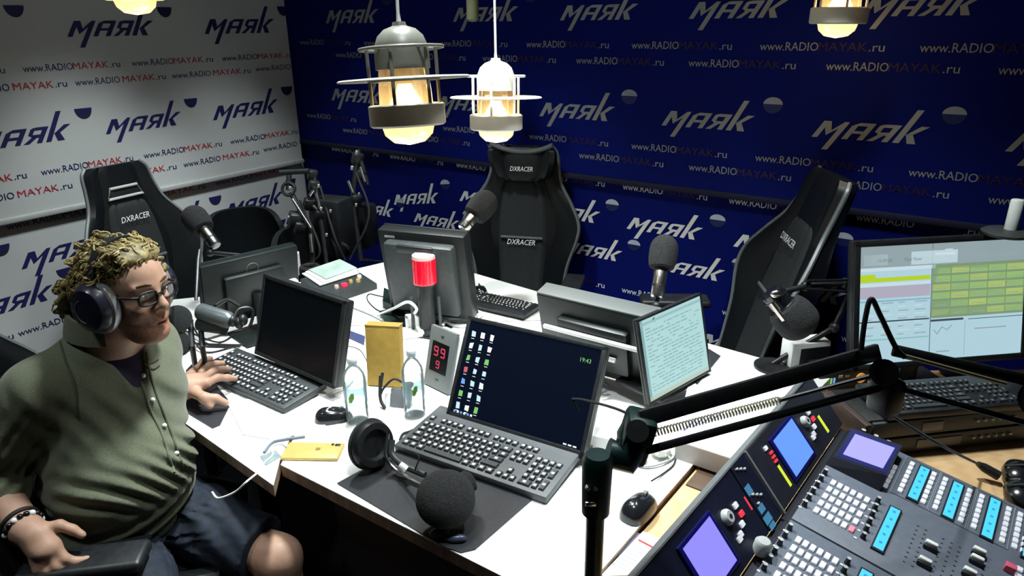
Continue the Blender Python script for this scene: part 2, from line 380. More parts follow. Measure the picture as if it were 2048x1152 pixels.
# the console desk of oak on the operator's side
t = thing('console_desk', 'oak desk with dark patch carrying the mixing console and rack case', 'desk', (1.0, 1.2, 0))
mb = MB().m(OAK); P_ = [(.107, 1.040), (.461, 1.502), (.75, 1.955), (1.0, 2.03), (1.75, 2.03), (1.75, .55), (.24, .62)]
mb.prism([(x-1.0, y-1.2) for x, y in P_][::-1], .70, .735); mb.build('oak_top', t, smooth=False)
for x, y in ((.5, .75), (1.6, .7), (1.6, 1.8), (.95, 1.8)):
    mb = MB().m(DMETAL); mb.box((x-1.0, y-1.2, .35), (.06, .06, .70), bev=.004); mb.build('leg', t)
mb = MB().m(mat('patch_brown', (.09, .055, .035), .5, noise=.15)); mb.box((.487-1.0, 1.455-1.2, .7375), (.10, .085, .005), (0, 0, .92), .001); mb.build('dark_patch', t)  # thin dark brown sheet laid on the oak top

# ---------------------------------------------------------------- keyboards
def keyboard(name, label, loc, rz, tilt=.05, W=.45, D=.16, body=None, keycol=None, strip=.02, legend=WTEXT, z0=0):
    M = Matrix.Translation(loc) @ Matrix.Rotation(rz, 4, 'Z') @ Matrix.Rotation(tilt, 4, 'X')
    t = thing(name, label, 'keyboard', mtx=M); body = body or DGREY; keycol = keycol or KEYCAP
    mb = MB().m(body); mb.box((0, 0, .011), (W, D, .022), bev=.005); mb.build('case', t)
    ped = D-strip-.012; y0 = -D/2+.010; u = ped/6.35; kw = W-.028
    sx = kw/22.6; rows = []
    def row(r, ws, x=0, gapx=()):
        for w_ in ws:
            if w_ > 0: rows.append((x, r, w_))
            x += abs(w_)
    row(5.3, [1, -1]+[1]*4+[-.5]+[1]*4+[-.5]+[1]*4+[-.3]+[1]*3)
    row(4, [1]*13+[2, -.3, 1, 1, 1, -.3, 1, 1, 1, 1]); row(3, [1.5]+[1]*12+[1.5, -.3, 1, 1, 1, -.3, 1, 1, 1])
    row(2, [1.75]+[1]*11+[2.25, -3.6, 1, 1, 1]); row(1, [2.25]+[1]*10+[2.75, -1.3, 1, -1.3, 1, 1, 1]); row(0, [1.25, 1.25, 1.25, 6.25, 1.25, 1.25, 1.25, 1.25, -.3, 1, 1, 1, -.3, 2, 1])
    rows.append((21.6, 2.5, 1)); rows.append((21.6, .5, 1))
    big = [k for k in rows]; extra = MB(); meshes = {}
    for i, (x, r, w_) in enumerate(big):
        h = 1.9 if r in (2.5, .5) and x > 21 else 1; key = (w_, h)
        cx = -kw/2+(x+w_/2)*sx; cy = y0+(r+.5)*u; yy = u*h*.84; xx = w_*sx-.0032
        def geo(m_, ox, oy):
            m_.m(keycol); a, b, q = xx/2, yy/2, .0025
            v = [(-a, -b, .020), (a, -b, .020), (a, b, .020), (-a, b, .020), (-a+q, -b+q, .0275), (a-q, -b+q, .0275), (a-q, b-q*.4, .0275), (-a+q, b-q*.4, .0275)]
            m_.add([(p[0]+ox, p[1]+oy, p[2]) for p in v], [(3, 2, 1, 0), (4, 5, 6, 7), (0, 1, 5, 4), (1, 2, 6, 5), (2, 3, 7, 6), (3, 0, 4, 7)])
            if legend and w_ <= 2.25:
                m_.m(legend); g = min(.0042, a*.5); m_.add([(ox-g, oy-g*.8, .0278), (ox+g, oy-g*.8, .0278), (ox+g, oy+g, .0278), (ox-g, oy+g, .0278)], [(0, 1, 2, 3)])
        if i < 99:
            if key not in meshes:
                m_ = MB(); geo(m_, 0, 0); o = m_.build('key', t, smooth=False); meshes[key] = o.data
            else:
                o = bpy.data.objects.new('key', meshes[key]); COL.objects.link(o); o.parent = t
            o.location = (cx, cy, 0)
        else: geo(extra, cx, cy)
    if extra.V:
        o = extra.build('key', t, smooth=False); o['kind'] = 'stuff'
    return t
keyboard('keyboard', 'wide grey keyboard with white legends in front of the monitor full of desktop icons', (-.067, 1.557, .757), math.radians(-30.2), .06, .452, .212, mat('grey_keyboard_case', (.085, .092, .10), .45, noise=.1), strip=.052)
keyboard('keyboard', 'black keyboard beneath the seated man\'s outstretched hand', (-.80, 1.965, .757), math.radians(-35), .07, .45, .165)
keyboard('keyboard', 'black keyboard lying on the rack case below the lit editing monitor', (1.142, 1.648, .848), math.radians(7), .06, .395, .15, body=BLACK, keycol=mat('dim_key_cap', (.03, .034, .04), .35), legend=MGREY)
keyboard('keyboard', 'small black keyboard by the centre racing chair, behind the beacon monitor', (-.075, 2.58, .757), math.radians(148), .04, .36, .13, body=BLACK)

# ---------------------------------------------------------------- monitors
def monitor(name, label, x, y, yaw, tilt, w_, h_, zb, front=True, zt=.75, cat='monitor', bez=.012, paint=None, thick=.03, foot=True, deco=None, frame=None, chin=0):
    """x, y, zb: middle of the lower edge; yaw: direction of the lower edge; front: the picture faces the viewer's side"""
    e = Vector((math.cos(yaw), math.sin(yaw), 0)); n = Vector((math.sin(yaw), -math.cos(yaw), 0))
    u_ = Vector((0, 0, 1))*math.cos(tilt) - n*math.sin(tilt)
    if not front: e = -e
    nn = e.cross(u_)                        # normal on the picture side
    t = thing(name, label, cat, mtx=basis((x, y, zb), e, u_, nn)); frame = frame or BLACK
    mb = MB().m(frame)                      # bezel ring
    a, b, th = w_/2, bez, .010
    for c, s_ in (((0, h_-b/2, 0), (w_, b, th)), ((0, (b+chin)/2, 0), (w_, b+chin, th)), ((-a+b/2, h_/2, 0), (b, h_, th)), ((a-b/2, h_/2, 0), (b, h_, th))): mb.box(c, s_, bev=.002)
    mb.build('bezel', t)
    mb = MB(); (paint or blank_screen)(mb, -a+b, b+chin, w_-2*b, h_-2*b-chin); mb.build('screen', t, smooth=False)
    mb = MB().m(frame); mb.box((0, h_/2, -thick/2-.004), (w_, h_, thick), bev=.006)
    if deco != 'flat': mb.box((0, h_*.47, -thick-.015), (w_*.62, h_*.62, .03), bev=.012)
    mb.build('back_shell', t)
    if deco: 
        if callable(deco): deco(t, w_, h_, thick)
    if foot:
        # neck and foot, upright under the tilted head
        L = basis((0, 0, 0), e, u_, nn).to_3x3().inverted()
        dn = L @ Vector((0, 0, -1)); drop = zb-zt
        bk = Vector((0, h_*.45, -thick-.03)); ft = Vector((0, h_*.45, -thick-.05)) + dn*(drop+h_*.45*math.cos(tilt)-.012)
        mb = MB().m(frame); mb.tube([bk, bk*.5+ft*.5+Vector((0, 0, -.004)), ft], [.022, .020, .024], 12); mb.build('neck', t)
        fw = L @ (n if front else -n); mb = MB().m(frame)
        Rb = Matrix(((1, 0, 0), (0, 1, 0), (0, 0, 1)))
        ez = -dn; ex = Vector((1, 0, 0)); ey = ez.cross(ex)
        T = basis(ft, ex, ey, ez); m2 = MB().m(frame); m2.box((0, .0, .0), (min(.24, w_*.6), .17, .016), bev=.006)
        mb.add(m2.V, m2.F, T); mb.build('foot', t)
    return t
S_OFF = mat('dark_display', (.001, .002, .004), .3, noise=.1, spec=.25)
def blank_screen(mb, x, y, w_, h_):
    mb.m(S_OFF); mb.add([(x, y, .002), (x+w_, y, .002), (x+w_, y+h_, .002), (x, y+h_, .002)], [(0, 1, 2, 3)])
def rect(mb, mt, x, y, w_, h_, z=.0026):
    mb.m(mt); mb.add([(x, y, z), (x+w_, y, z), (x+w_, y+h_, z), (x, y+h_, z)], [(0, 1, 2, 3)])
S_NIGHT = mat('night_blue_desktop', (.001, .001, .002), .35, emit=1, ecol=(.0018, .005, .014), spec=.08)
ICON = [glow('icon_pale', (.55, .75, .85), 1.1), glow('icon_blue', (.15, .35, .8), 1.1), glow('icon_white', (.8, .85, .85), 1.1), glow('icon_green', (.2, .55, .15), 1), glow('icon_red', (.6, .12, .15), 1)]
def icons_screen(mb, x, y, w_, h_):
    rect(mb, S_NIGHT, x, y, w_, h_, .002); rnd = random.Random(3)
    for c in range(3):
        for r in range(7):
            ix = x+.018+c*.030; iy = y+h_-.034-r*.034; k = rnd.choice([0, 0, 0, 1, 2, 2, 3])
            if (c, r) == (0, 3): k = 4
            m2 = ICON[k]; g = .0085
            pts = [(ix+g*1.0*math.cos(PI/4+PI/2*q+rnd.uniform(-.25, .25)), iy+g*1.3*math.sin(PI/4+PI/2*q+rnd.uniform(-.25, .25)), .0026) for q in range(4)]
            mb.m(m2).add(pts, [(0, 1, 2, 3)]); rect(mb, ICON[2], ix-.005, iy-.0145, .010, .0016)
    for q in range(6): rect(mb, ICON[2] if q % 2 else ICON[1], x+.008+q*.011, y+.002, .007, .006)
    put_text(mb, '19:43', x+w_-.052, y+h_-.040, .011, .030, None, ICON[3], z=.0027)
    for q in range(3): rect(mb, ICON[2], x+w_-.05+q*.014, y+.003, .010, .004)
def dec_badge(s):
    def d(t, w_, h_, thick):
        mb = MB().m(LGREY); T = Matrix.Translation((0, h_*.86, -thick-.0046)) @ Matrix.Rotation(PI, 4, 'Y')
        put_text(mb, s, w_*.28, 0, .012, .05, T); mb.build('maker_badge', t, smooth=False)
    return d
monitor('monitor', 'monitor with rows of desktop icons on a dark screen above the wide grey keyboard', -.007, 1.607, math.radians(-30.2), math.radians(27), .422, .292, .772, paint=icons_screen, chin=.008)
def man_screen(mb, x, y, w_, h_): blank_screen(mb, x, y, w_, h_)
monitor('monitor', 'switched-off black monitor facing the seated man, beside the white document sheets', -.690, 1.965, math.radians(-37.8), math.radians(16.2), .405, .268, .795, paint=man_screen)
def hp_deco(t, w_, h_, thick):
    mb = MB().m(MGREY); mb.tube([(.022*math.cos(a), h_*.80+.022*math.sin(a), -thick-.005) for a in [2*PI*k/24 for k in range(24)]], .002, 6, closed=True); mb.build('round_badge', t)
    mb = MB().m(WHITE); mb.box((-.10, h_*.50, -thick-.045), (.10, .022, .03), (0, 0, 0), .005); mb.build('white_cable_clip', t)
monitor('monitor', 'dark monitor seen from behind with a round badge, by the microphone on the clamp arm', -.976, 2.424, math.radians(43.5), math.radians(-9), .36, .250, .80, front=False, frame=mat('teal_grey_plastic', (.008, .013, .013), .4), deco=hp_deco)
def far_deco(t, w_, h_, thick):
    mb = MB().m(DGREY); mb.box((0, h_*.50, -thick-.020), (w_*.80, h_*.82, .05), bev=.014); mb.build('raised_back_cover', t)
    mb = MB().m(BLACK); mb.box((w_*.02, h_*.86, -thick-.030), (w_*.42, .03, .034), bev=.004); mb.build('carry_recess', t)
    mb = MB().m(LGREY); mb.box((w_*.36, h_*.93, -thick-.0045), (.04, .008, .002)); mb.build('maker_badge', t, smooth=False)
monitor('monitor', 'thick dark monitor seen from behind, standing behind the red beacon lamp', -.289, 2.497, math.radians(-19.4), math.radians(-10), .34, .345, .782, front=False, frame=mat('charcoal_monitor_shell', (.009, .011, .011), .45), deco=far_deco, thick=.05)
def mid_deco(t, w_, h_, thick):
    for hh, x0, x1 in ((.66, -.40, .44), (.42, -.05, .22), (.40, -.26, -.12)):
        mb = MB().m(WHITE); mb.box(((-(x0+x1)/2)*w_, h_*hh, -thick-.040), ((x1-x0)*w_, .012, .012), bev=.003); mb.build('vent_glint', t)  # white bars paint the light reflected off the back's vents
    mb = MB().m(mat('pale_edge_grey', (.09, .10, .10), .5)); mb.box((0, h_+.002, -thick*.5), (w_*.99, .006, thick*1.1), bev=.002); mb.build('pale_top_edge', t)
    for q in range(5):
        mb = MB().m(BLACK); mb.tube(spline([(-.05+.02*q, h_*.4, -thick-.04), (-.04+.024*q, h_*.25, -thick-.08), (-.06+.03*q, h_*.05, -thick-.05)]), .0035, 6); mb.build('cable', t)
monitor('monitor', 'dark monitor seen from behind with painted vent glints, beside the lit page of text', .296, 1.975, math.radians(-34.7), math.radians(-13), .385, .255, .80, front=False, frame=mat('green_grey_plastic', (.007, .011, .011), .4), deco=mid_deco, thick=.055)
S_DOC = glow('pale_teal_page', (.42, .66, .66), 1.0); S_DOCT = glow('page_text', (.22, .40, .42), 1.0)
def doc_screen(mb, x, y, w_, h_):
    rect(mb, S_DOC, x, y, w_, h_, .002); rnd = random.Random(5)
    rect(mb, glow('page_bar', (.30, .50, .52), 1), x, y+h_-.016, w_, .008); rect(mb, S_DOCT, x, y, .012, h_); rect(mb, glow('page_foot', (.45, .55, .45), 1), x, y, w_, .012)
    for r in range(19):
        yy = y+h_-.030-r*.0098
        if yy < y+.015: break
        xx = x+.02
        while xx < x+w_-.03:
            l = rnd.uniform(.008, .03); l = min(l, x+w_-.012-xx)
            if rnd.random() < .82: rect(mb, S_DOCT, xx, yy, l, .0028)
            xx += l+.004
monitor('monitor', 'slim monitor showing a pale page of text, turned beside the painted vent glints', .485, 1.790, math.radians(41.6), math.radians(14), .300, .246, .815, paint=doc_screen, zt=.805, thick=.012, deco='flat', bez=.008)
G = lambda n, c: glow(n, c, 1.0)
def daw_screen(mb, x, y, w_, h_):
    rect(mb, G('daw_sky', (.42, .62, .70)), x, y, w_, h_, .002); k = lambda a, b, c, d, m_, z=.0026: rect(mb, m_, x+a*w_, y+b*h_, c*w_, d*h_, z)
    HDR = G('daw_header', (.28, .36, .38)); PALE = G('daw_pale', (.55, .70, .76)); LIME = G('daw_lime', (.45, .62, .02)); LIL = G('daw_lilac', (.42, .40, .50)); GRN = G('daw_green', (.33, .55, .16)); YEL = G('daw_yellow', (.48, .62, .14)); DK = G('daw_dark', (.05, .07, .09)); INK = G('daw_ink', (.16, .22, .26))
    k(0, .82, 1, .18, HDR); k(.02, .84, .14, .09, PALE); k(.30, .83, .28, .11, PALE); k(0, .79, .45, .03, PALE)
    put_text(mb, '15:49:28', x+.10*w_, y+.865*h_, .010, .045, None, INK, z=.003); put_text(mb, 'Player Master', x+.26*w_, y+.865*h_, .010, .055, None, INK, z=.003)
    k(0, .70, .42, .035, LIME); k(0, .735, .09, .03, LIME); k(0, .56, .42, .10, LIL); k(0, .66, .42, .03, PALE); k(0, .53, .42, .012, G('daw_line', (.2, .42, .55)))
    rnd = random.Random(9)
    for r in range(9): 
        yy = .24+r*.034
        for c in range(4): k(.03+c*.1, yy, rnd.uniform(.03, .08), .008, PALE if r % 2 else HDR)
    k(0, .355, .42, .012, DK); k(0, .20, .42, .012, G('daw_teal', (.25, .5, .5)))
    k(.425, .05, .004, .95, DK)
    k(.43, .36, .57, .46, G('daw_olive', (.20, .30, .18)))
    for r in range(6):
        for c in range(5): k(.435+c*.113, .38+r*.072, .106, .054, GRN if (r+c) % 3 else YEL); k(.45+c*.113, .395+r*.072, .07, .006, HDR, .003)
    k(.445, .90, .12, .02, G('daw_white', (.7, .8, .82))); k(.50, .93, .05, .02, PALE); k(.66, .86, .3, .04, HDR)
    k(.43, .33, .2, .018, DK); k(.66, .33, .34, .006, DK); k(.64, .02, .003, .30, HDR)
    pts = [(.45, .26), (.47, .22), (.50, .28), (.53, .25), (.56, .29)]
    for a, b in zip(pts, pts[1:]): mb.m(INK); mb.tube([(x+a[0]*w_, y+a[1]*h_, .0028), (x+b[0]*w_, y+b[1]*h_, .0028)], .0008, 4)
    k(.47, .06, .08, .01, HDR); k(.7, .24, .2, .01, HDR)
monitor('monitor', 'large lit editing monitor with green track grid standing behind the rack keyboard', 1.262, 1.850, math.radians(7.7), math.radians(13.4), .56, .378, .85, paint=daw_screen, zt=.735, bez=.018)
# ---------------------------------------------------------------- pendant lamps
ENAMEL = mat('cream_enamel', (.62, .60, .52), .35, noise=.06, nscale=12)
ENAMELG = mat('grey_enamel', (.10, .10, .085), .4, noise=.08, nscale=12)
GLASS = thin_glass('lamp_glass', (1.0, .93, .80), edge=.35)
SHADEM = mat('lightened_disc_enamel', (.24, .25, .22), .4, noise=.06)  # grey lamp's disc: same enamel, lightened to paint in how light falls
BANDM = mat('brightened_band_enamel', (.74, .70, .58), .4, noise=.08, nscale=14)  # same enamel painted brighter, standing in for light on the bottom band
def milky():
    m = GLASS; nt = m.node_tree; mx = nt.nodes.new('ShaderNodeMixShader'); tl = nt.nodes.new('ShaderNodeBsdfTranslucent'); tl.inputs[0].default_value = (1, .93, .78, 1)
    old = [n for n in nt.nodes if n.type == 'MIX_SHADER' and n != mx][0]; out = [n for n in nt.nodes if n.type == 'OUTPUT_MATERIAL'][0]
    mx.inputs[0].default_value = .22; nt.links.new(old.outputs[0], mx.inputs[1]); nt.links.new(tl.outputs[0], mx.inputs[2]); nt.links.new(mx.outputs[0], out.inputs[0])
milky()
FIL = glow('lit_bulb', (1.0, .62, .22), 9.0)
CORDW = mat('white_cord', (.7, .72, .70), .6, noise=.05)
def pendant(label, pos, rot, enamel, cord=True, disc=True, lit=True, watts=5, ring_d=.30):
    t = thing('pendant_lamp', label, 'lamp', mtx=Matrix.Translation(pos) @ Euler(rot).to_matrix().to_4x4(), group=None)
    t.scale = (1.18, 1.18, 1.06); ring_d /= 1.18
    # origin: middle of the flat disc; cage from -.062 (under the band) to +.058 (top ring), dome above
    mb = MB().m(enamel); mb.lathe([(.0, .112), (.012, .112), (.014, .104), (.030, .098), (.043, .085), (.050, .066), (.052, .045), (.052, .018), (.049, .018), (.049, .045), (.046, .064), (.038, .082), (.020, .093), (0, .097)], n=36); mb.build('dome_cap', t)
    if disc:
        mb = MB().m(SHADEM if enamel is ENAMELG else enamel); mb.lathe([(.080, .002), (ring_d/2-.004, .0), (ring_d/2, -.003), (ring_d/2-.002, -.005), (.080, -.001)], n=56, closed=True); mb.build('flat_shade', t)
    mb = MB().m(enamel); mb.tube([(.078*math.cos(a), .078*math.sin(a), .060) for a in [2*PI*k/32 for k in range(32)]], .0038, 8, closed=True)
    for k in range(4): a = PI/4+PI/2*k; mb.cyl((.048*math.cos(a), .048*math.sin(a), .060), (.078*math.cos(a), .078*math.sin(a), .060), .003, n=8)
    mb.build('top_ring', t)
    for k in range(6):
        a = 2*PI*k/6+.35; mb = MB().m(enamel); mb.cyl((.066*math.cos(a), .066*math.sin(a), .060), (.066*math.cos(a), .066*math.sin(a), -.060), .0035, n=8); mb.build('cage_bar', t)
    mb = MB().m(enamel); mb.tube([(.067*math.cos(a), .067*math.sin(a), -.004) for a in [2*PI*k/32 for k in range(32)]], .0032, 8, closed=True); mb.build('middle_ring', t)
    mb = MB().m(BANDM if enamel is ENAMELG else enamel); mb.lathe([(.0735, -.056), (.0735, -.096), (.069, -.100), (.0665, -.096), (.0665, -.056), (.069, -.053)], n=40, closed=True); mb.build('bottom_band', t)
    mb = MB().m(GLASS); mb.lathe([(.047, .02), (.050, -.02), (.052, -.06), (.052, -.095), (.046, -.118), (.030, -.134), (0, -.140)], n=36); mb.build('glass_jar', t)
    mb = MB().m(ENAMELG); mb.lathe([(0, .03), (.018, .03), (.018, -.005), (.013, -.012), (0, -.012)], n=20); mb.build('bulb_holder', t)
    mb = MB().m(FIL if lit else GLASS); mb.lathe([(.012, -.010), (.016, -.022), (.030, -.048), (.031, -.060), (.022, -.076), (0, -.084)], n=24); mb.build('bulb', t)
    if cord:
        mb = MB().m(CORDW); Ti = Euler(rot).to_matrix().inverted(); top = Ti @ Vector((0, 0, HT-pos[2]-.002))
        mb.tube([(0, 0, .108), (0, 0, .13), Vector((0, 0, .13))*.6+top*.4, top], [.005, .0032, .0032, .0032], 8); mb.build('cord', t)
    if lit:
        l = bpy.data.lights.new('bulb_light', 'POINT'); l.energy = watts; l.color = (1, .66, .30); l.shadow_soft_size = .03
        o = bpy.data.objects.new('bulb_light', l); COL.objects.link(o); o.parent = t; o.location = (0, 0, -.115+.03*0)
        l.shadow_soft_size = .02
    return t
pendant('larger greyish cage pendant lamp with lit bulb hanging nearest over the table', atd(808, 156, 1.58), (-.084, -.045, 0), ENAMELG, watts=1.0)
pendant('smaller bright cream cage pendant lamp hanging just beyond the greyish one', atd(992, 193, 2.28), (-.06, .01, 0), mat('bright_cream_enamel', (.85, .85, .78), .35, emit=0, noise=.04), watts=1.4)
pendant('cage pendant lamp cut by the picture\'s top edge above the blue banner', atd(1686, -24, 2.2), (0, .01, 0), ENAMEL, watts=1.2)
pendant('cage pendant lamp showing only its glass tip over the white banner', atd(256, -76, 2.1), (0, 0, 0), ENAMELG, watts=1.0)
# a slim dull cylinder hanging beside the cream pendant
t = thing('hanging_sensor', 'slim dull olive cylinder hanging at the top beside the cream pendant\'s cord', 'sensor', atd(945, 18, 2.9))
mb = MB().m(mat('olive_grey_enamel', (.17, .18, .10), .5, noise=.1)); mb.lathe([(0, .10), (.022, .10), (.025, .09), (.025, -.04), (.018, -.048), (0, -.05)], n=24); mb.build('body', t)
mb = MB().m(CORDW); p = atd(945, 18, 2.9); mb.cyl((0, 0, .10), (0, 0, HT-p.z-.002), .003, n=6); mb.build('cord', t)

# ---------------------------------------------------------------- racing chairs
def pad_loft(levels, nx=14, wing=.07, thick=.07, T=None, flat=.55):
    """levels: (height, half width, depth offset, wing scale); a padded back shell"""
    vs = []; fs = []; k = len(levels)
    def sec(z, hw, dy, wg):
        fr = []; bk = []
        for i in range(nx+1):
            u = -1+2*i/nx; x = u*hw; e = max(0, abs(u)-flat)/(1-flat)
            yf = dy + wing*wg*e**1.5; rim = math.sqrt(max(0, 1-abs(u)**6))
            fr.append(Vector((x, yf + .5*thick*rim*(1-.25*(abs(abs(u)-flat) < .08)), z))); bk.append(Vector((x, yf - .5*thick*rim - .012*(1-u*u), z)))
        return fr + bk[::-1]
    for lv in levels: vs += sec(*lv)
    n = 2*(nx+1)
    for i in range(k-1):
        for j in range(n):
            j2 = (j+1) % n; fs.append((i*n+j, i*n+j2, (i+1)*n+j2, (i+1)*n+j))
    fs += [tuple(range(n))[::-1], tuple((k-1)*n+j for j in range(n))]
    return vs, fs
def smooth_levels(lv, n=5):
    return [tuple(p) for p in [(*v[:3], w_) for v, w_ in zip(spline([Vector(l[:3]) for l in lv], n), [q.x for q in spline([Vector((l[3], 0, 0)) for l in lv], n)])]]
GLOSSL = mat('glossy_black_leather', (.0045, .006, .0075), .40, noise=.2, nscale=60, bump=.12, spec=.4)
HILITE_TRIM = mat('highlight_trim', (.11, .125, .13), .35, noise=.1, bump=.1)  # trim lightened to paint the highlights along the chair welts
def racing_chair(label, loc, heading, head='pillow', recline=.16, scale=1.0, text='DXRACER', arms=True, seat_z=.47, pillow_text=True):
    t = thing('racing_chair', label, 'chair', loc, heading-PI/2); t.scale = (scale,)*3      # local +y is where a sitter looks
    seat_T = Matrix.Translation((0, -.20, seat_z)) @ Matrix.Rotation(recline, 4, 'X')
    lv = smooth_levels([(-.06, .18, 0, .5), (.03, .20, 0, .9), (.12, .215, 0, 1), (.24, .235, 0, 1.15), (.36, .275, 0, 1.4), (.44, .282, 0, 1.3), (.53, .24, 0, .9), (.62, .185, 0, .5), (.70, .165, 0, .3), (.77, .155, 0, .2), (.80, .13, 0, .1)])
    vs, fs = pad_loft(lv); mb = MB().m(GLOSSL); mb.add(vs, fs, seat_T); back = mb.build('backrest', t)
    # stitched centre panel and edge welts
    lv2 = smooth_levels([(-.02, .105, .022, 0), (.15, .115, .022, 0), (.36, .13, .022, 0), (.50, .125, .020, 0), (.60, .105, .018, 0), (.63, .09, .012, 0)])
    vs, fs = pad_loft(lv2, thick=.055, wing=0); mb = MB().m(FABRIC); mb.add(vs, fs, seat_T); mb.build('centre_panel', back)
    for s in (-1, 1):
        pts = [seat_T @ Vector((s*l[1]*1.0, l[2]+.07*l[3], l[0])) for l in lv]; mb = MB().m(HILITE_TRIM); mb.tube(pts, .008, 6); mb.build('edge_welt', back)
    mb = MB().m(HILITE_TRIM); mb.box((0, .058, .36), (.21, .008, .012), bev=.003)
    m2 = MB().m(HILITE_TRIM); m2.add(mb.V, mb.F, seat_T); m2.build('cross_welt', back)
    if text:
        mb = MB().m(WTEXT); TT = seat_T @ Matrix.Translation((.070, .063, .325 if head == 'pillow' else .545)) @ Matrix.Rotation(PI, 4, 'Z') @ Matrix.Rotation(PI/2, 4, 'X')
        put_text(mb, text, 0, 0, .026, .14, TT, shear=.25); mb.build('embroidered_lettering', back, smooth=False)
    if head == 'pillow':
        mb = MB().m(LEATHER)
        vs, fs = pad_loft(smooth_levels([(.635, .10, .055, 0), (.66, .135, .06, .3), (.72, .155, .06, .9), (.77, .16, .055, 1.2), (.79, .14, .05, 1.0)]), thick=.085, wing=.06); mb.add(vs, fs, seat_T); hp = mb.build('head_pillow', t)
        mb = MB().m(HILITE_TRIM); mb.tube([seat_T @ Vector((x, .095+.03*abs(x/.15)**2, .770+.035*abs(x/.15)**2)) for x in [-.15+.03*q for q in range(11)]], .011, 6); mb.build('pillow_piping', hp)
        mb = MB().m(WTEXT); TT = seat_T @ Matrix.Translation((.055, .1075, .680)) @ Matrix.Rotation(PI, 4, 'Z') @ Matrix.Rotation(PI/2, 4, 'X')
        put_text(mb, text, 0, 0, .022, .11, TT, shear=.25); mb.build('embroidered_lettering', hp, smooth=False)
    elif head == 'slot':
        mb = MB().m(LGREY); pts = [seat_T @ Vector(p) for p in ((-.085, .040, .655), (-.065, .042, .70), (.065, .042, .70), (.085, .040, .655))]
        mb.tube(pts, .0065, 6, closed=True); mb.build('belt_slot_rim', back)
        mb = MB().m(BLACK); m2 = MB().m(BLACK); m2.box((0, .030, .678), (.145, .02, .038), bev=.006); mb.add(m2.V, m2.F, seat_T); mb.build('belt_slot', back)
    mb = MB().m(GLOSSL)
    vs, fs = pad_loft(smooth_levels([(-.20, .20, 0, .6), (-.10, .235, 0, 1), (.05, .25, 0, 1.1), (.18, .245, 0, .9), (.27, .215, 0, .4)]), thick=.10, wing=.06)
    mb.add([(v.x, v.z, v.y+seat_z) for v in map(Vector, vs)], [f_[::-1] for f_ in fs]); mb.build('seat', t)
    if arms:
        for s in (-1, 1):
            mb = MB().m(BLACK); mb.box((s*.285, .02, seat_z+.215), (.095, .27, .032), bev=.014, seg=3); pad = mb.build('armrest', t)
            mb = MB().m(DMETAL); mb.box((s*.285, .0, seat_z+.10), (.035, .07, .21), bev=.008); mb.box((s*.235, .0, seat_z-.03), (.13, .06, .02), bev=.005); mb.build('armrest_post', pad)
    mb = MB().m(DMETAL); mb.box((0, 0, seat_z-.075), (.22, .26, .05), bev=.01); mb.build('tilt_mechanism', t)
    mb = MB().m(BLACK); mb.cyl((0, 0, .09), (0, 0, .27), .032, n=16); mb.cyl((0, 0, .25), (0, 0, seat_z-.08), .016, n=14); mb.build('gas_lift', t)
    for k in range(5):
        a = 2*PI*k/5; c, s = math.cos(a), math.sin(a); mb = MB().m(BLACK); mb.tube([(0, 0, .115), (.16*c, .16*s, .105), (.31*c, .31*s, .075)], [.034, .028, .018], 10); lg = mb.build('base_leg', t)
        mb = MB().m(BLACK); mb.cyl((.31*c-.02*s, .31*s+.02*c, .03), (.31*c+.02*s, .31*s-.02*c, .03), .03, n=16); mb.build('caster', lg)
    return t
racing_chair('black racing chair with slotted headrest against the white backdrop behind the seated man', (-1.48, 2.92, 0), math.radians(-28), head='slot', recline=.14, seat_z=.49, scale=.97)
racing_chair('black racing chair with a head pillow, centred at the far blue backdrop', (.0, 3.08, 0), math.radians(-104), seat_z=.465)
racing_chair('black racing chair turned sideways between the upright microphone and the lit editing monitor', (.69, 2.45, 0), math.radians(176), seat_z=.43, head='none', recline=.27, scale=1.08)
racing_chair('black racing chair carrying the seated man, its armrest under his hand', (-1.06, 1.565, 0), math.radians(10), head='slot', recline=.2, seat_z=.44)
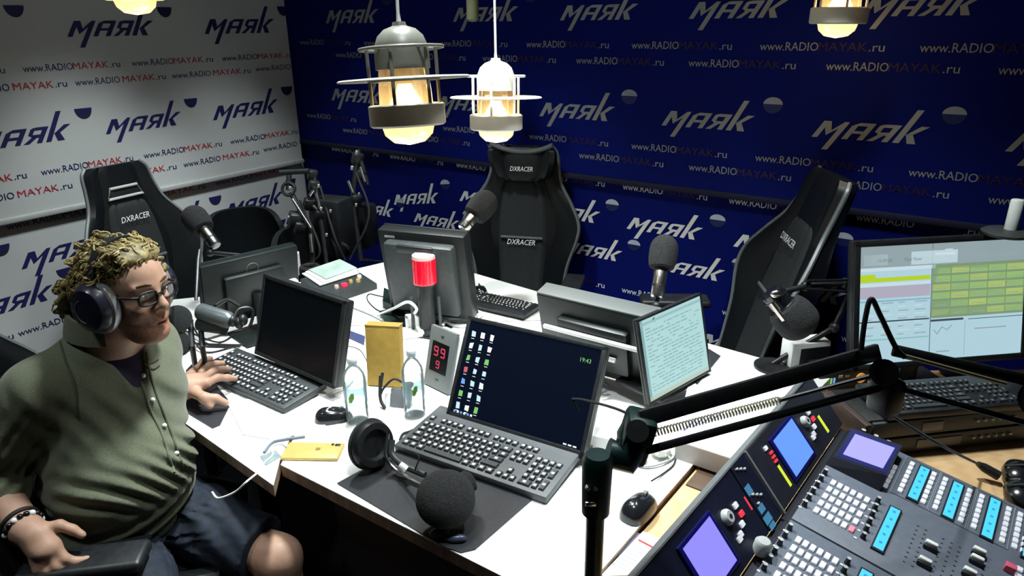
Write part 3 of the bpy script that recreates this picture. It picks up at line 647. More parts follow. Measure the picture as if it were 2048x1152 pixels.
# two low round-backed black chairs by the white backdrop
def tub_chair(label, loc, heading, h_, r, rim=False):
    t = thing('tub_chair', label, 'chair', loc, heading-PI/2)
    vs = []; fs = []; nz, na = 7, 25
    for side in (0, 1):
        rr = r-(.035 if side else 0)
        for i in range(nz+1):
            z = .46+(h_-.46)*i/nz; rz = rr*(1-.12*(i/nz)**3)
            for j in range(na):
                a = PI+PI*.08+PI*.84*j/(na-1); drop = (z-.46)*(1-.25*abs(j/(na-1)*2-1)**4); vs.append(Vector((rz*math.cos(a), rz*math.sin(a)*.9, .46+drop)))
    N = (nz+1)*na
    for side in (0, 1):
        for i in range(nz):
            for j in range(na-1):
                q = (side*N+i*na+j, side*N+i*na+j+1, side*N+(i+1)*na+j+1, side*N+(i+1)*na+j); fs.append(q if side == 0 else q[::-1])
    for j in range(na-1): fs.append((nz*na+j, nz*na+j+1, N+nz*na+j+1, N+nz*na+j)); fs.append((j+1, j, N+j, N+j+1))
    for i in range(nz): fs.append((i*na, (i+1)*na, N+(i+1)*na, N+i*na)); fs.append(((i+1)*na+na-1, i*na+na-1, N+i*na+na-1, N+(i+1)*na+na-1))
    mb = MB().m(LEATHER); mb.add(vs, fs); mb.build('curved_backrest', t)
    if rim:
        mb = MB().m(CHROME); mb.tube([((r+.012)*math.cos(PI+PI*j/20), (r+.012)*math.sin(PI+PI*j/20)*.9, h_-.10) for j in range(21)], .009, 8); mb.build('steel_hoop', t)
    mb = MB().m(LEATHER); mb.lathe([(0, .40), (r*.85, .40), (r*.93, .42), (r*.93, .47), (r*.80, .49), (0, .485)], n=28); mb.build('seat', t)
    for k in range(4):
        a = PI/4+PI/2*k; mb = MB().m(DMETAL); mb.cyl((r*.6*math.cos(a), r*.6*math.sin(a), .40), (r*.85*math.cos(a), r*.85*math.sin(a), 0), .014, n=10); mb.build('leg', t)
    return t
tub_chair('black round-backed tub chair against the white backdrop, beyond the round-badged monitor', (-1.42, 3.62, 0), math.radians(-60), .87, .245)
tub_chair('low black tub chair with a steel hoop, close beside the black equipment stands', (-1.02, 3.30, 0), math.radians(-75), .86, .195, True)
# ---------------------------------------------------------------- mixing console
CB = Vector((.631, .776, 0)).normalized(); CAH = Vector((CB.y, -CB.x, 0)); _t = math.radians(9.6)
CA = CAH*math.cos(_t) - Vector((0, 0, math.sin(_t))); CN = CA.cross(CB).normalized()
MC = basis((.5798, 1.2172, .82), CA, CB, CN)          # x towards the operator, y along the hinge, z off the panel
con = thing('mixing_console', 'grey mixing console with glowing violet and cyan displays in the corner beside the oak desk', 'mixing console', mtx=MC)
CGREY = mat('console_slate_paint', (.115, .135, .175), .5, noise=.08, nscale=60); CDARK = mat('console_black_paint', (.012, .013, .022), .45, noise=.15)
BRID = mat('bridge_navy_paint', (.006, .008, .022), .4, noise=.15)
BTN = mat('backlit_white_button', (.6, .62, .66), .4, emit=.35, ecol=(.75, .8, .9), noise=.03); BTNP = mat('backlit_pink_button', (.6, .2, .25), .4, emit=.4, ecol=(.9, .25, .35))
VIO = glow('violet_display', (.30, .27, .98), 1.0); VIO2 = glow('violet_display_frame', (.40, .38, 1.0), 1.0); SKY = glow('sky_blue_display', (.14, .34, .95), 1.0); CYAN = glow('cyan_display', (.07, .62, .95), 1.15); CYAN2 = glow('cyan_display_text', (.02, .35, .75), 1)
YEL = glow('yellow_strip', (.72, .85, .05), 1.0); REDL = glow('red_button_light', (.9, .05, .08), .9); TEAL = glow('dull_teal_display', (.05, .20, .36), 1.0)
AW, BT = .80, .448
B0 = -.50
mb = MB().m(CGREY)
for b0, b1 in ((B0, -.0025), (.0025, BT)): mb.box((AW/2+.004, (b0+b1)/2, -.006), (AW-.008, b1-b0, .012), bev=.002)
mb.build('control_panel', con)
mb = MB().m(CDARK)
# wedge-shaped chassis down to the oak desk (world z .735)
L3i = MC.inverted()
def wl(p): return L3i @ Vector(p)
O0 = MC @ Vector((-.012, B0, -.012)); O1 = MC @ Vector((-.012, BT, -.012)); O2 = MC @ Vector((AW*.55, BT, -.012)); O3 = MC @ Vector((AW*.55, B0, -.012))
vs = [wl(p) for p in (O0, O1, O2, O3)] + [wl((p.x, p.y, .7355)) for p in (O0, O1, O2, O3)]
mb.add(vs, [(0, 1, 2, 3), (7, 6, 5, 4), (0, 4, 5, 1), (1, 5, 6, 2), (2, 6, 7, 3), (3, 7, 4, 0)]); mb.build('chassis', con, smooth=False)
# meter bridge, leaning up from the hinge
_p = math.radians(49); CC = -CAH*math.cos(_p) + Vector((0, 0, math.sin(_p)))
OB = MC @ Vector((-.011, .005, 0)); MBR = L3i @ basis(OB, CC, CB, CC.cross(CB)*1)
# bridge frame: x up the slope, y along the hinge, normal towards the operator
NBR = CC.cross(CB); sgn = 1 if NBR.dot(CAM-OB) > 0 else -1
MBR = L3i @ basis(OB, CC, CB, NBR*1)
def bput(mb, fn):
    m2 = MB(); fn(m2); base = len(mb.mats)
    for mt in m2.mats:
        if mt not in mb.mats: mb.mats.append(mt)
    o = len(mb.V); mb.V += [tuple(MBR @ Vector((v[0], v[1], v[2]*sgn))) for v in m2.V]
    mb.F += [tuple(i+o for i in (f if sgn > 0 else f[::-1])) for f in m2.F]; mb.I += [mb.mats.index(m2.mats[k]) for k in m2.I]
def bpart(name, fn, parent=con, smooth=False):
    mb = MB(); bput(mb, fn); return mb.build(name, parent, smooth=smooth)
def fl(m2, mt, x0, x1, y0, y1, z): m2.m(mt); m2.add([(x0, y0, z), (x1, y0, z), (x1, y1, z), (x0, y1, z)], [(0, 1, 2, 3)])
br1 = bpart('meter_bridge', lambda m2: m2.m(BRID).box((.075, (B0-.08)/2, -.013), (.15, -.08-B0, .026), bev=.002))
br2 = bpart('meter_bridge', lambda m2: m2.m(CDARK).box((.072, .225, -.013), (.145, .448, .026), bev=.002))
strip_ = bpart('bridge_strip', lambda m2: (m2.m(BRID).box((.074, -.043, -.012), (.148, .068, .026), bev=.002)))
bpart('bridge_trim', lambda m2: (m2.m(MGREY).box((.074, -.004, -.008), (.150, .006, .03)), m2.m(MGREY).box((.1515, -.03, -.010), (.004, .93, .024))))
def bscreen(par, y0, y1, x0, x1, mt, blank=False):
    s = bpart('bridge_screen', lambda m2: (m2.m(mat('deep_blue_bezel', (.005, .005, .10), .3)).box(((x0+x1)/2, (y0+y1)/2, .002), (x1-x0+.016, y1-y0+.022, .006), bev=.002), fl(m2, mt, x0, x1, y0, y1, .0056)), par)
bscreen(br2, .112, .236, .024, .117, SKY); bscreen(br1, -.338, -.224, .026, .121, VIO)
bpart('yellow_light_strip', lambda m2: fl(m2, YEL, .019, .071, .077, .088, .0006), br2); bpart('yellow_light_strip', lambda m2: fl(m2, YEL, .019, .066, .354, .367, .0006), br2)
def bknob(par, x, y, r, mt=LGREY): bpart('bridge_knob', lambda m2: (m2.m(mt).lathe([(0, .012), (r*.7, .012), (r, .006), (r, 0)], (x, y, 0), 20), m2.m(CDARK).lathe([(0, .0126), (r*.3, .0126)], (x, y, 0), 12)), par, True)
bknob(br2, .085, .285, .014); bknob(br1, .091, -.176, .016)
for par, y in ((br2, 0), (br1, -.458)):
    for xx, yy, mt in ((.072, .329, REDL), (.092, .326, BTN), (.058, .312, BTN), (.048, .290, BTN), (.044, .280, BTN)):
        bpart('bridge_button', lambda m2: m2.m(mt).box((xx, yy+y, .002), (.011, .015, .005), bev=.001), par)
for xx, yy in ((.102, .085), (.092, .084), (.082, .083)): bpart('bridge_button', lambda m2: m2.m(REDL).box((xx, yy, .002), (.005, .013, .004)), br2)
bpart('bridge_button', lambda m2: m2.m(BTN).box((.118, .075, .002), (.008, .013, .004)), br2)
bpart('red_line_marker', lambda m2: fl(m2, REDL, .058, .088, -.092, -.086, .0006), br1)
for x0, x1, y0, y1 in ((.080, .100, -.075, -.052), (.036, .052, -.072, -.048), (.012, .030, -.076, -.045), (-.002, .010, -.072, -.047)): bpart('strip_display', lambda m2: fl(m2, TEAL, x0, x1, y0, y1, .0015), strip_)
for k in range(7): bpart('bridge_button', lambda m2: m2.m(LGREY).box((.138-.006*k if k < 3 else .078-.007*(k-3), -.062+.012*(k % 3), .003), (.003, .008, .004)), strip_)
put = MB(); bput(put, lambda m2: put_text(m2, '2', .052, -.40, .008, None, Matrix.Translation((0, 0, .001)), LGREY)); put.build('printed_number', br1, smooth=False)
# tilted screen of the right module in its wedge housing
mb = MB().m(CDARK)
h = [(.006, .245, 0), (.130, .245, 0), (.130, .425, 0), (.006, .425, 0), (.016, .258, .022), (.130, .258, .040), (.130, .420, .034), (.014, .424, .018)]
mb.add(h, [(3, 2, 1, 0), (4, 5, 6, 7), (0, 1, 5, 4), (1, 2, 6, 5), (2, 3, 7, 6), (3, 0, 4, 7)]); hs = mb.build('screen_housing', con, smooth=False)
def bil(u, v, z=.0012):
    a, b, c, d = [Vector(q) for q in h[4:]]; p = (a*(1-u)+b*u)*(1-v)+(d*(1-u)+c*u)*v; return p + Vector((0, 0, z))
mb = MB().m(mat('deep_blue_bezel', (.005, .005, .10), .3)); mb.add([bil(.03, .03, .0008), bil(.97, .03, .0008), bil(.97, .95, .0008), bil(.03, .95, .0008)], [(0, 1, 2, 3)])
mb.m(glow('lilac_display', (.45, .42, 1.0), 1.0)).add([bil(.12, .14), bil(.88, .13), bil(.90, .84), bil(.12, .84)], [(0, 1, 2, 3)]); mb.build('module_screen', hs, smooth=False)
# buttons, knobs, faders in module coordinates; both modules are alike, 0.241 m apart
NB = [0]
def button(x, y, w_, d_, mt=BTN, h_=.005, name='button'):
    mb = MB().m(mt); mb.box((x, y, h_/2), (w_, d_, h_), bev=.0012, seg=1); return mb.build(name, con)
def knob(x, y, r=.006, h_=.014):
    mb = MB().m(CDARK).lathe([(0, h_), (r*.75, h_), (r, h_*.2), (r*1.1, 0)], (x, y, 0), 12); mb.m(LGREY).lathe([(0, h_+.0005), (r*.8, h_+.0005)], (x, y, 0), 12); return mb.build('rotary_knob', con)
for off in (0, -.241):
    for r in range(5):
        for c in range(6):
            x = .041+.0147*c+(.001 if c == 5 else 0); y = .188-.0307*r+off
            if off and y < -.30: continue
            button(x, y, .0105, .019, BTNP if (r == 4 and c == 5) else BTN)
    for k in range(6):
        knob(.016, .207-.029*k+off, .0055); knob(.135+.001*k, .202-.0285*k+off, .0055)
        mb = MB().m(WTEXT); mb.box((.010, .195-.029*k+off, .0006), (.006, .004, .0008)); mb.box((.128, .190-.0285*k+off, .0006), (.006, .004, .0008)); mb.build('printed_mark', con, smooth=False)
def lcd(x, y0, y1, w_=.020):
    mb = MB().m(CDARK); mb.box((x, (y0+y1)/2, .002), (w_+.006, y1-y0+.010, .006), bev=.001); mb.m(CYAN); mb.add([(x-w_/2, y0, .0054), (x+w_/2, y0, .0054), (x+w_/2, y1, .0054), (x-w_/2, y1, .0054)], [(0, 1, 2, 3)])
    for k in range(5): y = y0+(y1-y0)*(.12+.19*k); mb.m(CYAN2); mb.add([(x-w_*.15, y, .0057), (x+w_*.15, y, .0057), (x+w_*.15, y+.008, .0057), (x-w_*.15, y+.008, .0057)], [(0, 1, 2, 3)])
    mb.build('channel_display', con, smooth=False)
lcd(.172, .045, .205); lcd(.193, .272, .420); lcd(.266, .268, .420); lcd(.343, .264, .425); lcd(.172, -.196, -.036)
lcd(.42, .262, .425)
for x in (.165, .214, .239, .291, .3165, .371, .394, .445):
    for k in range(7): button(x, .414-.0215*k, .0105, .0155, BTN)
for k in range(5): button(.136, .366-.0225*k, .009, .015, BTN)
for k in range(3): knob(.040+.030*k, .436, .007, .02)
button(.112, .438, .016, .010); button(.41, .215, .012, .014); button(.41, .19, .012, .014)
for k in range(3): button(.413, .283+.022*k, .016, .014)
# thin pale frames round each bank
for x0, x1 in ((.149, .226), (.229, .303), (.306, .383)):
    mb = MB().m(mat('pale_panel_line', (.25, .28, .32), .5)); mb.tube([(x0, .262, .001), (x1, .262, .001), (x1, .436, .001), (x0, .436, .001)], .0012, 4, closed=True); mb.build('bank_outline', con)
for x, y in ((.255, .141), (.254, .080), (.3365, .200), (.3365, .171), (.330, .119), (.335, .05), (.255, -.10), (.335, -.06)):
    fx = .2 if x < .3 else .3
    mb = MB().m(BLACK); mb.box((x, y-.002 if y > 0 else y, .0008), (.004, .02, .0014)); mb.m(WHITE); mb.box((x, y, .009), (.024, .011, .012), bev=.003); mb.m(BLACK); mb.box((x, y-.010, .006), (.026, .008, .010), bev=.002); mb.build('fader_cap', con)
for x in (.222, .238, .272, .288, .304, .352):
    mb = MB().m(BLACK)
    for k in range(9): mb.box((x, .19-.017*k, .0005), (.0045, .0022, .0007))
    mb.build('fader_scale', con, smooth=False)
button(.393, .195, .020, .016, mat('pink_fader_knob', (.75, .12, .2), .4), .016, 'pink_button'); mb = MB().m(LGREY).lathe([(0, .03), (.012, .03), (.017, .024), (.017, 0)], (-.006, -.140, 0), 24); mb.build('white_knob', con)

# ---------------------------------------------------------------- rack case on the oak desk, right of the console
RM = Matrix.Translation((.893, 1.54, .7355)) @ Matrix.Rotation(math.radians(9), 4, 'Z')
t = thing('rack_case', 'dark rack case with dim front panels under the keyboard, on the oak desk', 'rack', mtx=RM)
mb = MB().m(mat('dark_brown_case', (.045, .028, .024), .5, noise=.15)); mb.box((.010, .085, .0535), (.020, .185, .107), bev=.003); mb.build('side_panel', t)
mb = MB().m(BLACK); mb.box((.29, .095, .0535), (.54, .165, .107), bev=.003); mb.build('case', t)
for z in (.079, .028):
    mb = MB().m(DGREY); mb.box((.29, .008, z), (.52, .012, .046), bev=.003); p_ = mb.build('rack_unit', t)
    mb = MB().m(mat('dim_grey_display', (.16, .16, .17), .4)); mb.box((.20 if z > .05 else .23, .001, z), (.06 if z > .05 else .13, .004, .026), bev=.001); mb.build('unit_display', p_)
    for k in range(6): mb = MB().m(LGREY); mb.cyl((.33+.022*k, .002, z+.003), (.33+.022*k, -.004, z+.003), .004, n=10); mb.build('unit_button', p_)

# ---------------------------------------------------------------- foreground microphone arm
GRNB = mat('dark_green_black_metal', (.006, .022, .022), .35, .3, noise=.2); SPR = mat('brass_spring', (.38, .34, .22), .35, .8, noise=.1)
post = atd(1192, 1000, 1.20); px_, py_ = post.x, post.y
arm = thing('boom_stand', 'big black articulated microphone arm rising in the foreground on a green-black post', 'microphone arm', (px_, py_, .7355))
def lo(p): return Vector(p) - Vector((px_, py_, .7355))
zt = lambda y: atd(1192, y, 1.2)
d0 = 1.2
def ap(x, y, d=d0): return lo(atd(x, y, d))
top = ap(1192, 905); bot = Vector((0, 0, 0.0148))
mb = MB().m(GRNB); mb.cyl(bot, Vector((0, 0, ap(1192, 1010).z)), .016, n=20); mb.build('post', arm)
mb = MB().m(BLACK); mb.box((0, 0, .0076), (.075, .075, .015), bev=.004); mb.build('table_clamp', arm)
mb = MB().m(GRNB); z0 = ap(1192, 1030).z; z1 = ap(1192, 900).z; mb.lathe([(0, z0-.008), (.014, z0-.008), (.024, z0), (.026, z1), (.020, z1+.012), (0, z1+.012)], n=24); sl = mb.build('swivel_sleeve', arm)
mb = MB().m(CHROME); c = Vector((-.012, -.024, z0+.055)); mb.cyl(c+Vector((-.006, .004, .012)), c+Vector((-.006, -.004, .012)), .004, n=10); mb.cyl(c+Vector((.007, .004, .012)), c+Vector((.007, -.004, .012)), .004, n=10); mb.box(c+Vector((0, 0, -.02)), (.018, .005, .008), bev=.001); mb.build('steel_screws', sl)
# elbow block
ex = (atd(1740, 715, 1.22)-atd(1275, 850, d0)).normalized()
mb = MB().m(GRNB); a0, a1 = ap(1252, 925), ap(1285, 838); mb.tube([ap(1215, 905), ap(1250, 915), ap(1268, 880), ap(1282, 845)], [.026, .031, .032, .028], 16); m2 = MB().m(GRNB); m2.box((0, 0, 0), (.052, .06, .088), bev=.010); mb.add(m2.V, m2.F, Matrix.Translation(ap(1272, 872)) @ Matrix.Rotation(.25, 4, FW)); mb.build('elbow_block', arm)
mb = MB().m(BLACK); mb.cyl(ap(1275, 862, d0-.045), ap(1275, 862, d0+.045), .019, n=20); mb.build('elbow_joint', arm)
J2 = ap(1768, 745, 1.24)
def bar(x0, y0, x1, y1, w_, d1=d0, d2=1.24, off=0, mt=BLACK, name='arm_bar', par=arm):
    a, b = ap(x0, y0, d1+off), ap(x1, y1, d2+off); m_ = (b-a); z = m_.normalized(); yv = (FW - z*FW.dot(z)).normalized(); xv = yv.cross(z)
    m2 = MB().m(mt); m2.box((0, 0, m_.length/2), (w_, .012, m_.length), bev=.003); mb = MB().m(mt); mb.add(m2.V, m2.F, basis(a, xv, yv, z)); return mb.build(name, par)
for o_ in (-.022, .022): bar(1280, 838, 1758, 703, .029, off=o_)
for o_ in (-.022, .022): bar(1290, 902, 1760, 775, .013, off=o_)
def spring(p, q, r, n_, wire=.0015):
    a, b = p, q; z = (b-a).normalized(); x = z.orthogonal().normalized(); y = z.cross(x); L = (b-a).length
    mb = MB().m(SPR); mb.tube([a+z*L*k/(n_*8)+(x*math.cos(2*PI*k/8)+y*math.sin(2*PI*k/8))*r for k in range(n_*8+1)], wire, 5); return mb.build('tension_spring', arm)
spring(ap(1300, 868), ap(1560, 800, 1.22), .0062, 42); 
mb = MB().m(BLACK); mb.tube([ap(1560, 800, 1.22), ap(1740, 752, 1.235)], .004, 8); mb.build('spring_rod', arm)
mb = MB().m(BLACK); mb.cyl(ap(1768, 745, 1.19), ap(1768, 745, 1.29), .023, n=24); mb.box(ap(1772, 790, 1.24), (.045, .05, .07), (0, 0, .3), bev=.012); mb.build('middle_joint', arm)
for o_ in (-.02, .02): bar(1785, 700, 2075, 765, .021, 1.24, 1.20, o_)
for o_ in (-.02, .02): bar(1790, 775, 2060, 848, .010, 1.24, 1.20, o_)
mb = MB().m(SPR); mb.cyl(ap(1810, 712, 1.21), ap(2012, 768, 1.18), .0038, n=8); mb.build('spring_rod', arm)
mb = MB().m(BLACK); mb.cyl(ap(2085, 800, 1.16), ap(2085, 800, 1.24), .034, n=20); mb.build('end_joint', arm)
mb = MB().m(RUBBER); mb.tube(spline([ap(1722, 700, 1.2), ap(1730, 640, 1.2), ap(1742, 598, 1.2), ap(1760, 630, 1.2), ap(1790, 692, 1.2), ap(1810, 715, 1.2)]), .0045, 8); mb.build('cable_loop', arm)
mb = MB().m(RUBBER); mb.tube(spline([ap(1145, 798, 1.3), ap(1168, 800, 1.28), ap(1225, 815, 1.22), ap(1262, 830)]), .0025, 6); mb.tube(spline([ap(1145, 798, 1.3), ap(1152, 812, 1.3), ap(1158, 822, 1.3)]), .002, 6); mb.build('cable_tail', arm)
# microphone lead running over the rack case to its plug on the oak
t = thing('microphone_lead', 'thin grey microphone lead slanting across the rack case to a black plug', 'cable', at(1985, 945, .76))
o_ = at(1985, 945, .76)
mb = MB().m(mat('grey_lead', (.08, .08, .10), .5)); pts = [Vector(v)-o_ for v in (atd(1748, 808, 1.36), atd(1830, 860, 1.40), atd(1900, 900, 1.44), at(1960, 930, .775))]; mb.tube(spline(pts), .0032, 8); mb.build('lead', t)
mb = MB().m(BLACK); mb.tube([at(1955, 927, .778)-o_, at(1968, 935, .77)-o_, at(1998, 952, .758)-o_], [.006, .011, .012], 14); mb.build('plug', t)
# ---------------------------------------------------------------- microphones
def frame_from(a, b, hint=FW):
    z = (Vector(b)-Vector(a)).normalized(); y = (hint - z*hint.dot(z)).normalized(); x = y.cross(z); return basis(a, x, y, z)
def microphone(label, head, tail, r_foam, r_body, foam_frac, stand, foam=True, body=None, base=.75, hoop=False):
    """head/tail: ends of the microphone's axis; stand: points of its stand down to what carries it"""
    head, tail = Vector(head), Vector(tail); base_p = Vector(stand[-1])
    t = thing('microphone', label, 'microphone', base_p); L = (head-tail).length; M = Matrix.Translation(-base_p) @ frame_from(tail, head)
    def add(name, mb, mt_T=M):
        m2 = MB(); m2.mats = mb.mats; m2.V = [tuple(mt_T @ Vector(v)) for v in mb.V]; m2.F = mb.F; m2.I = mb.I; return m2.build(name, t)
    f0 = L*(1-foam_frac)
    mb = MB().m(body or CHROME); mb.lathe([(0, 0), (r_body*.8, 0), (r_body, .006), (r_body, f0), (r_body*.9, f0+.01), (0, f0+.01)], n=24); bd = add('body', mb)
    mb = MB().m(BLACK); mb.lathe([(r_body*1.05, f0*.35), (r_body*1.05, f0*.42)], n=24); mb.lathe([(r_body*1.04, f0*.86), (r_body*1.12, f0*.9), (r_body*1.12, f0), (r_body, f0)], n=24); add('black_ring', mb).parent = t
    mb = MB().m(FOAM); n = 9; h = L-f0
    prof = [(r_foam*.72, f0-.004)] + [(r_foam*(.86+.14*math.sin(min(1, q*1.6)*PI/2)), f0+h*.55*q) for q in [k/4 for k in range(5)]] + [(r_foam*math.cos(a), f0+h*.55+h*.45*math.sin(a)) for a in [PI/2*k/n for k in range(1, n+1)]]
    mb.lathe([(0, f0-.004)]+prof, n=28); add('foam_windscreen' if foam else 'grille', mb)
    if hoop:
        for q in (.25, .6):
            mb = MB().m(BLACK); mb.tube([(r_body*1.9*math.cos(a), r_body*1.9*math.sin(a), f0*q) for a in [2*PI*k/20 for k in range(20)]], .004, 6, closed=True)
            for k in range(4): a = PI/4+PI/2*k; mb.cyl((r_body*math.cos(a), r_body*math.sin(a), f0*q), (r_body*1.9*math.cos(a), r_body*1.9*math.sin(a), f0*q), .0025, n=6)
            add('shock_mount_hoop', mb)
    pts = [tail.lerp(head, .08)-base_p] + [Vector(p)-base_p for p in stand]
    mb = MB().m(BLACK)
    mb.tube(pts[:-1]+[pts[-1]+Vector((0, 0, .012))], .009, 10)
    for p in pts[1:-1]: mb.ell(p, .016, n=12, m=8)
    mb.build('stand_tube', t); mb = MB().m(BLACK); mb.lathe([(0, 0), (.055, 0), (.055, .008), (.012, .016), (0, .016)], pts[-1], 28); mb.build('stand_base', t)
    return t
DG2 = mat('steel_dark', (.30, .31, .31), .3, 1, noise=.1)
microphone('microphone with a black basket head tilted over the round-badged monitor\'s back', atd(376, 418, 2.75), atd(432, 492, 2.70), .050, .024, .55, [atd(420, 505, 2.70), (-.93, 2.62, .95), (-.95, 2.66, .75)], body=DG2, hoop=False)
microphone('foam-covered microphone with bright steel body leaning over the beacon monitor\'s top', atd(985, 388, 2.72), atd(925, 458, 2.66), .052, .024, .62, [atd(918, 470, 2.70), (-.20, 2.72, .95), (-.22, 2.74, .75)])
microphone('upright microphone with a round black foam cap and steel body before the blue backdrop', atd(1332, 470, 2.35), atd(1314, 596, 2.30), .047, .022, .52, [atd(1313, 612, 2.30), (.42, 2.18, .90), (.43, 2.19, .75)])
# the microphone with a grey ball beside the sideways racing chair
b_ = Vector((.80, 2.02, .75+.0)); bz = at(1560, 735, .805)
t = microphone('black microphone in a steel-edged mount, with a big grey foam ball, beside the sideways chair', atd(1618, 668, 2.02), atd(1540, 582, 2.02), .062, .034, .62, [atd(1612, 572, 2.05), atd(1690, 566, 2.10), atd(1702, 585, 2.12), atd(1668, 655, 2.12), (.80, 1.93, .805)], body=BLACKG)
mb = MB().m(CHROME); Mi = t.matrix_basis.inverted()
mb.tube([Mi @ p for p in (atd(1542, 606, 1.97), atd(1568, 640, 1.97))], .007, 8); mb.ell(Mi @ atd(1552, 588, 1.98), (.016, .010, .012)); mb.build('steel_edge', t)
mb = MB().m(DMETAL)
for y0, y1 in ((562, 560), (578, 584)): mb.tube([Mi @ p for p in (atd(1612, y0, 2.03), atd(1700, y1, 2.08))], .0045, 8)
mb.build('flat_boom', t)
# grey microphone on the man's desk, its clamp arm standing beside his face
o_ = at(412, 742, .75)
t = thing('microphone', 'grey cylindrical microphone lying across its clamp arm, just in front of the man\'s face', 'microphone', o_)
def lm(x, y, d): return atd(x, y, d)-o_
mb = MB().m(mat('slate_grey_metal', (.11, .13, .14), .35, .4, noise=.1)); mb.tube([lm(398, 622, 2.14), lm(402, 623, 2.14), lm(456, 640, 2.10), lm(462, 642, 2.10)], [.020, .026, .026, .020], 22); mb.build('body', t)
mb = MB().m(DGREY); mb.tube([lm(400, 648, 2.15), lm(448, 655, 2.12)], [.022, .022], 18); mb.build('shock_cradle', t)
mb = MB().m(BLACK)
for a, b in ((465, 642), (478, 646), (486, 640)): mb.ell(lm(a, b, 2.10), (.014, .016, .018), n=12, m=8)
mb.tube(spline([lm(465, 640, 2.1), lm(480, 618, 2.12), lm(505, 620, 2.14), lm(498, 655, 2.14), lm(470, 665, 2.13)]), .005, 7); mb.tube(spline([lm(430, 612, 2.15), lm(455, 600, 2.2), lm(480, 612, 2.2)]), .006, 7); mb.build('mount_knobs', t)
for x0, x1 in ((384, 392), (404, 413)):
    mb = MB().m(BLACK); mb.tube([lm(x0-3, 640, 2.16), lm(x0, 690, 2.13), at(x1, 742, .762)-o_], .0085, 10); mb.build('arm_strut', t)
mb = MB().m(BLACK); mb.box((-.02, 0, .008), (.07, .05, .016), bev=.004); mb.build('table_clamp', t)
mb = MB().m(BLACK); mb.tube([lm(392, 600, 2.2), lm(396, 520, 2.25), lm(399, 500, 2.28)], [.006, .006, .005], 8); mb.build('upper_strut', t)
# the black pop shield and leads left of it
o_ = at(352, 705, .75)
t = thing('pop_shield', 'black pop shield on a thin upright rod with tangled leads, close by the man\'s chin', 'pop shield', o_)
mb = MB().m(FABRIC)
for q in (0, 1): 
    m2 = MB().m(FABRIC); m2.lathe([(0, .002), (.05, .002), (.056, 0), (.05, -.002), (0, -.002)], n=28)
    T = Matrix.Translation(atd(355, 638 if q == 0 else 688, 2.12)-o_) @ Euler((1.15, .35, .2)).to_matrix().to_4x4() @ Matrix.Scale(.75 if q == 0 else .7, 4)
    mb.add(m2.V, m2.F, T)
mb.build('mesh_discs', t)
mb = MB().m(BLACK); mb.tube([Vector((0, 0, .004)), atd(346, 650, 2.1)-o_, atd(346, 612, 2.1)-o_], .0035, 8); mb.build('rod', t)
mb = MB().m(BLACK); mb.lathe([(0, 0), (.035, 0), (.035, .008), (0, .010)], n=20); mb.build('base', t)
for q in range(5):
    rnd = random.Random(40+q); mb = MB().m(RUBBER); mb.tube(spline([at(335+12*q, 640+10*q, .756)-o_, at(372+rnd.uniform(-10, 10), 655+rnd.uniform(-20, 30), .80)-o_, at(420+rnd.uniform(-20, 20), 690+rnd.uniform(-10, 15), .757)-o_, at(470+rnd.uniform(-10, 20), 685+rnd.uniform(-15, 15), .756)-o_]), .003, 6); mb.build('lead', t)

# ---------------------------------------------------------------- red beacon lamp
o_ = at(856, 664, .75); dd = (o_-CAM).dot(FW)
t = thing('beacon_lamp', 'red signal beacon on a black base before the charcoal monitor\'s back', 'beacon', o_)
hz = lambda y: (atd(852, y, dd)-o_).z
z1, z2, z3 = hz(551), hz(497), hz(488)
mb = MB().m(BLACK); mb.lathe([(0, 0), (.05, 0), (.05, .012), (.030, .018), (.030, z1-.012), (.040, z1-.008), (.040, z1), (0, z1)], n=32); mb.build('base', t)
BEAC = mat('red_beacon_lens', (.60, .0, .02), .2, emit=.30, ecol=(.9, .0, .03), coat=.6, noise=.05)
mb = MB().m(BEAC)
pr = []
for k in range(14): zz = z1+(z2-z1)*k/13; pr.append((.042+(.0012 if k % 2 else 0), zz))
mb.lathe([(0, z1)]+pr+[(0, z2)], n=36); mb.build('red_lens', t)
mb = MB().m(mat('pale_pink_cap', (.65, .50, .50), .3, noise=.05)); mb.lathe([(.042, z2), (.041, z3-.004), (.034, z3), (0, z3+.002)], n=36); mb.build('pale_cap', t)
for q in (-1, 1):
    mb = MB().m(DGREY); mb.tube([(q*.05, -.02, .0), (q*.048, -.02, z1*.75)], .006, 8); mb.build('side_rod', t)

# ---------------------------------------------------------------- small things on the white tables
def slab(name, label, cat, pts_px, z, th, mt, bev=.0, extra=None):
    pts = [at(x, y, z+th) for x, y in pts_px]; c = sum(pts, Vector())/len(pts); t = thing(name, label, cat, (c.x, c.y, z))
    P_ = [(p.x-c.x, p.y-c.y) for p in pts]; a = sum(P_[i][0]*P_[(i+1) % len(P_)][1]-P_[(i+1) % len(P_)][0]*P_[i][1] for i in range(len(P_)))
    if a < 0: P_ = P_[::-1]
    mb = MB().m(mt); mb.prism(P_, .0, th); mb.build('sheet' if th < .004 else 'body', t, smooth=False); return t
PADM = mat('black_mouse_mat', (.022, .024, .03), .5, noise=.2, nscale=200, spec=.5)
def matt(label, poly, z=.7505, th=.003):
    cx = sum(p[0] for p in poly)/len(poly); cy = sum(p[1] for p in poly)/len(poly); mb = MB().m(PADM); mb.prism([(x-cx, y-cy) for x, y in poly], 0, th)
    o = mb.build('mouse_mat', smooth=False); o.location = (cx, cy, z); return tag(o, label, 'mouse mat')
matt('large black mat under the foam headphones at the table\'s front edge', [(-.435, 1.442), (-.150, 1.212), (-.115, 1.196), (-.085, 1.206), (.045, 1.375), (-.29, 1.60)])
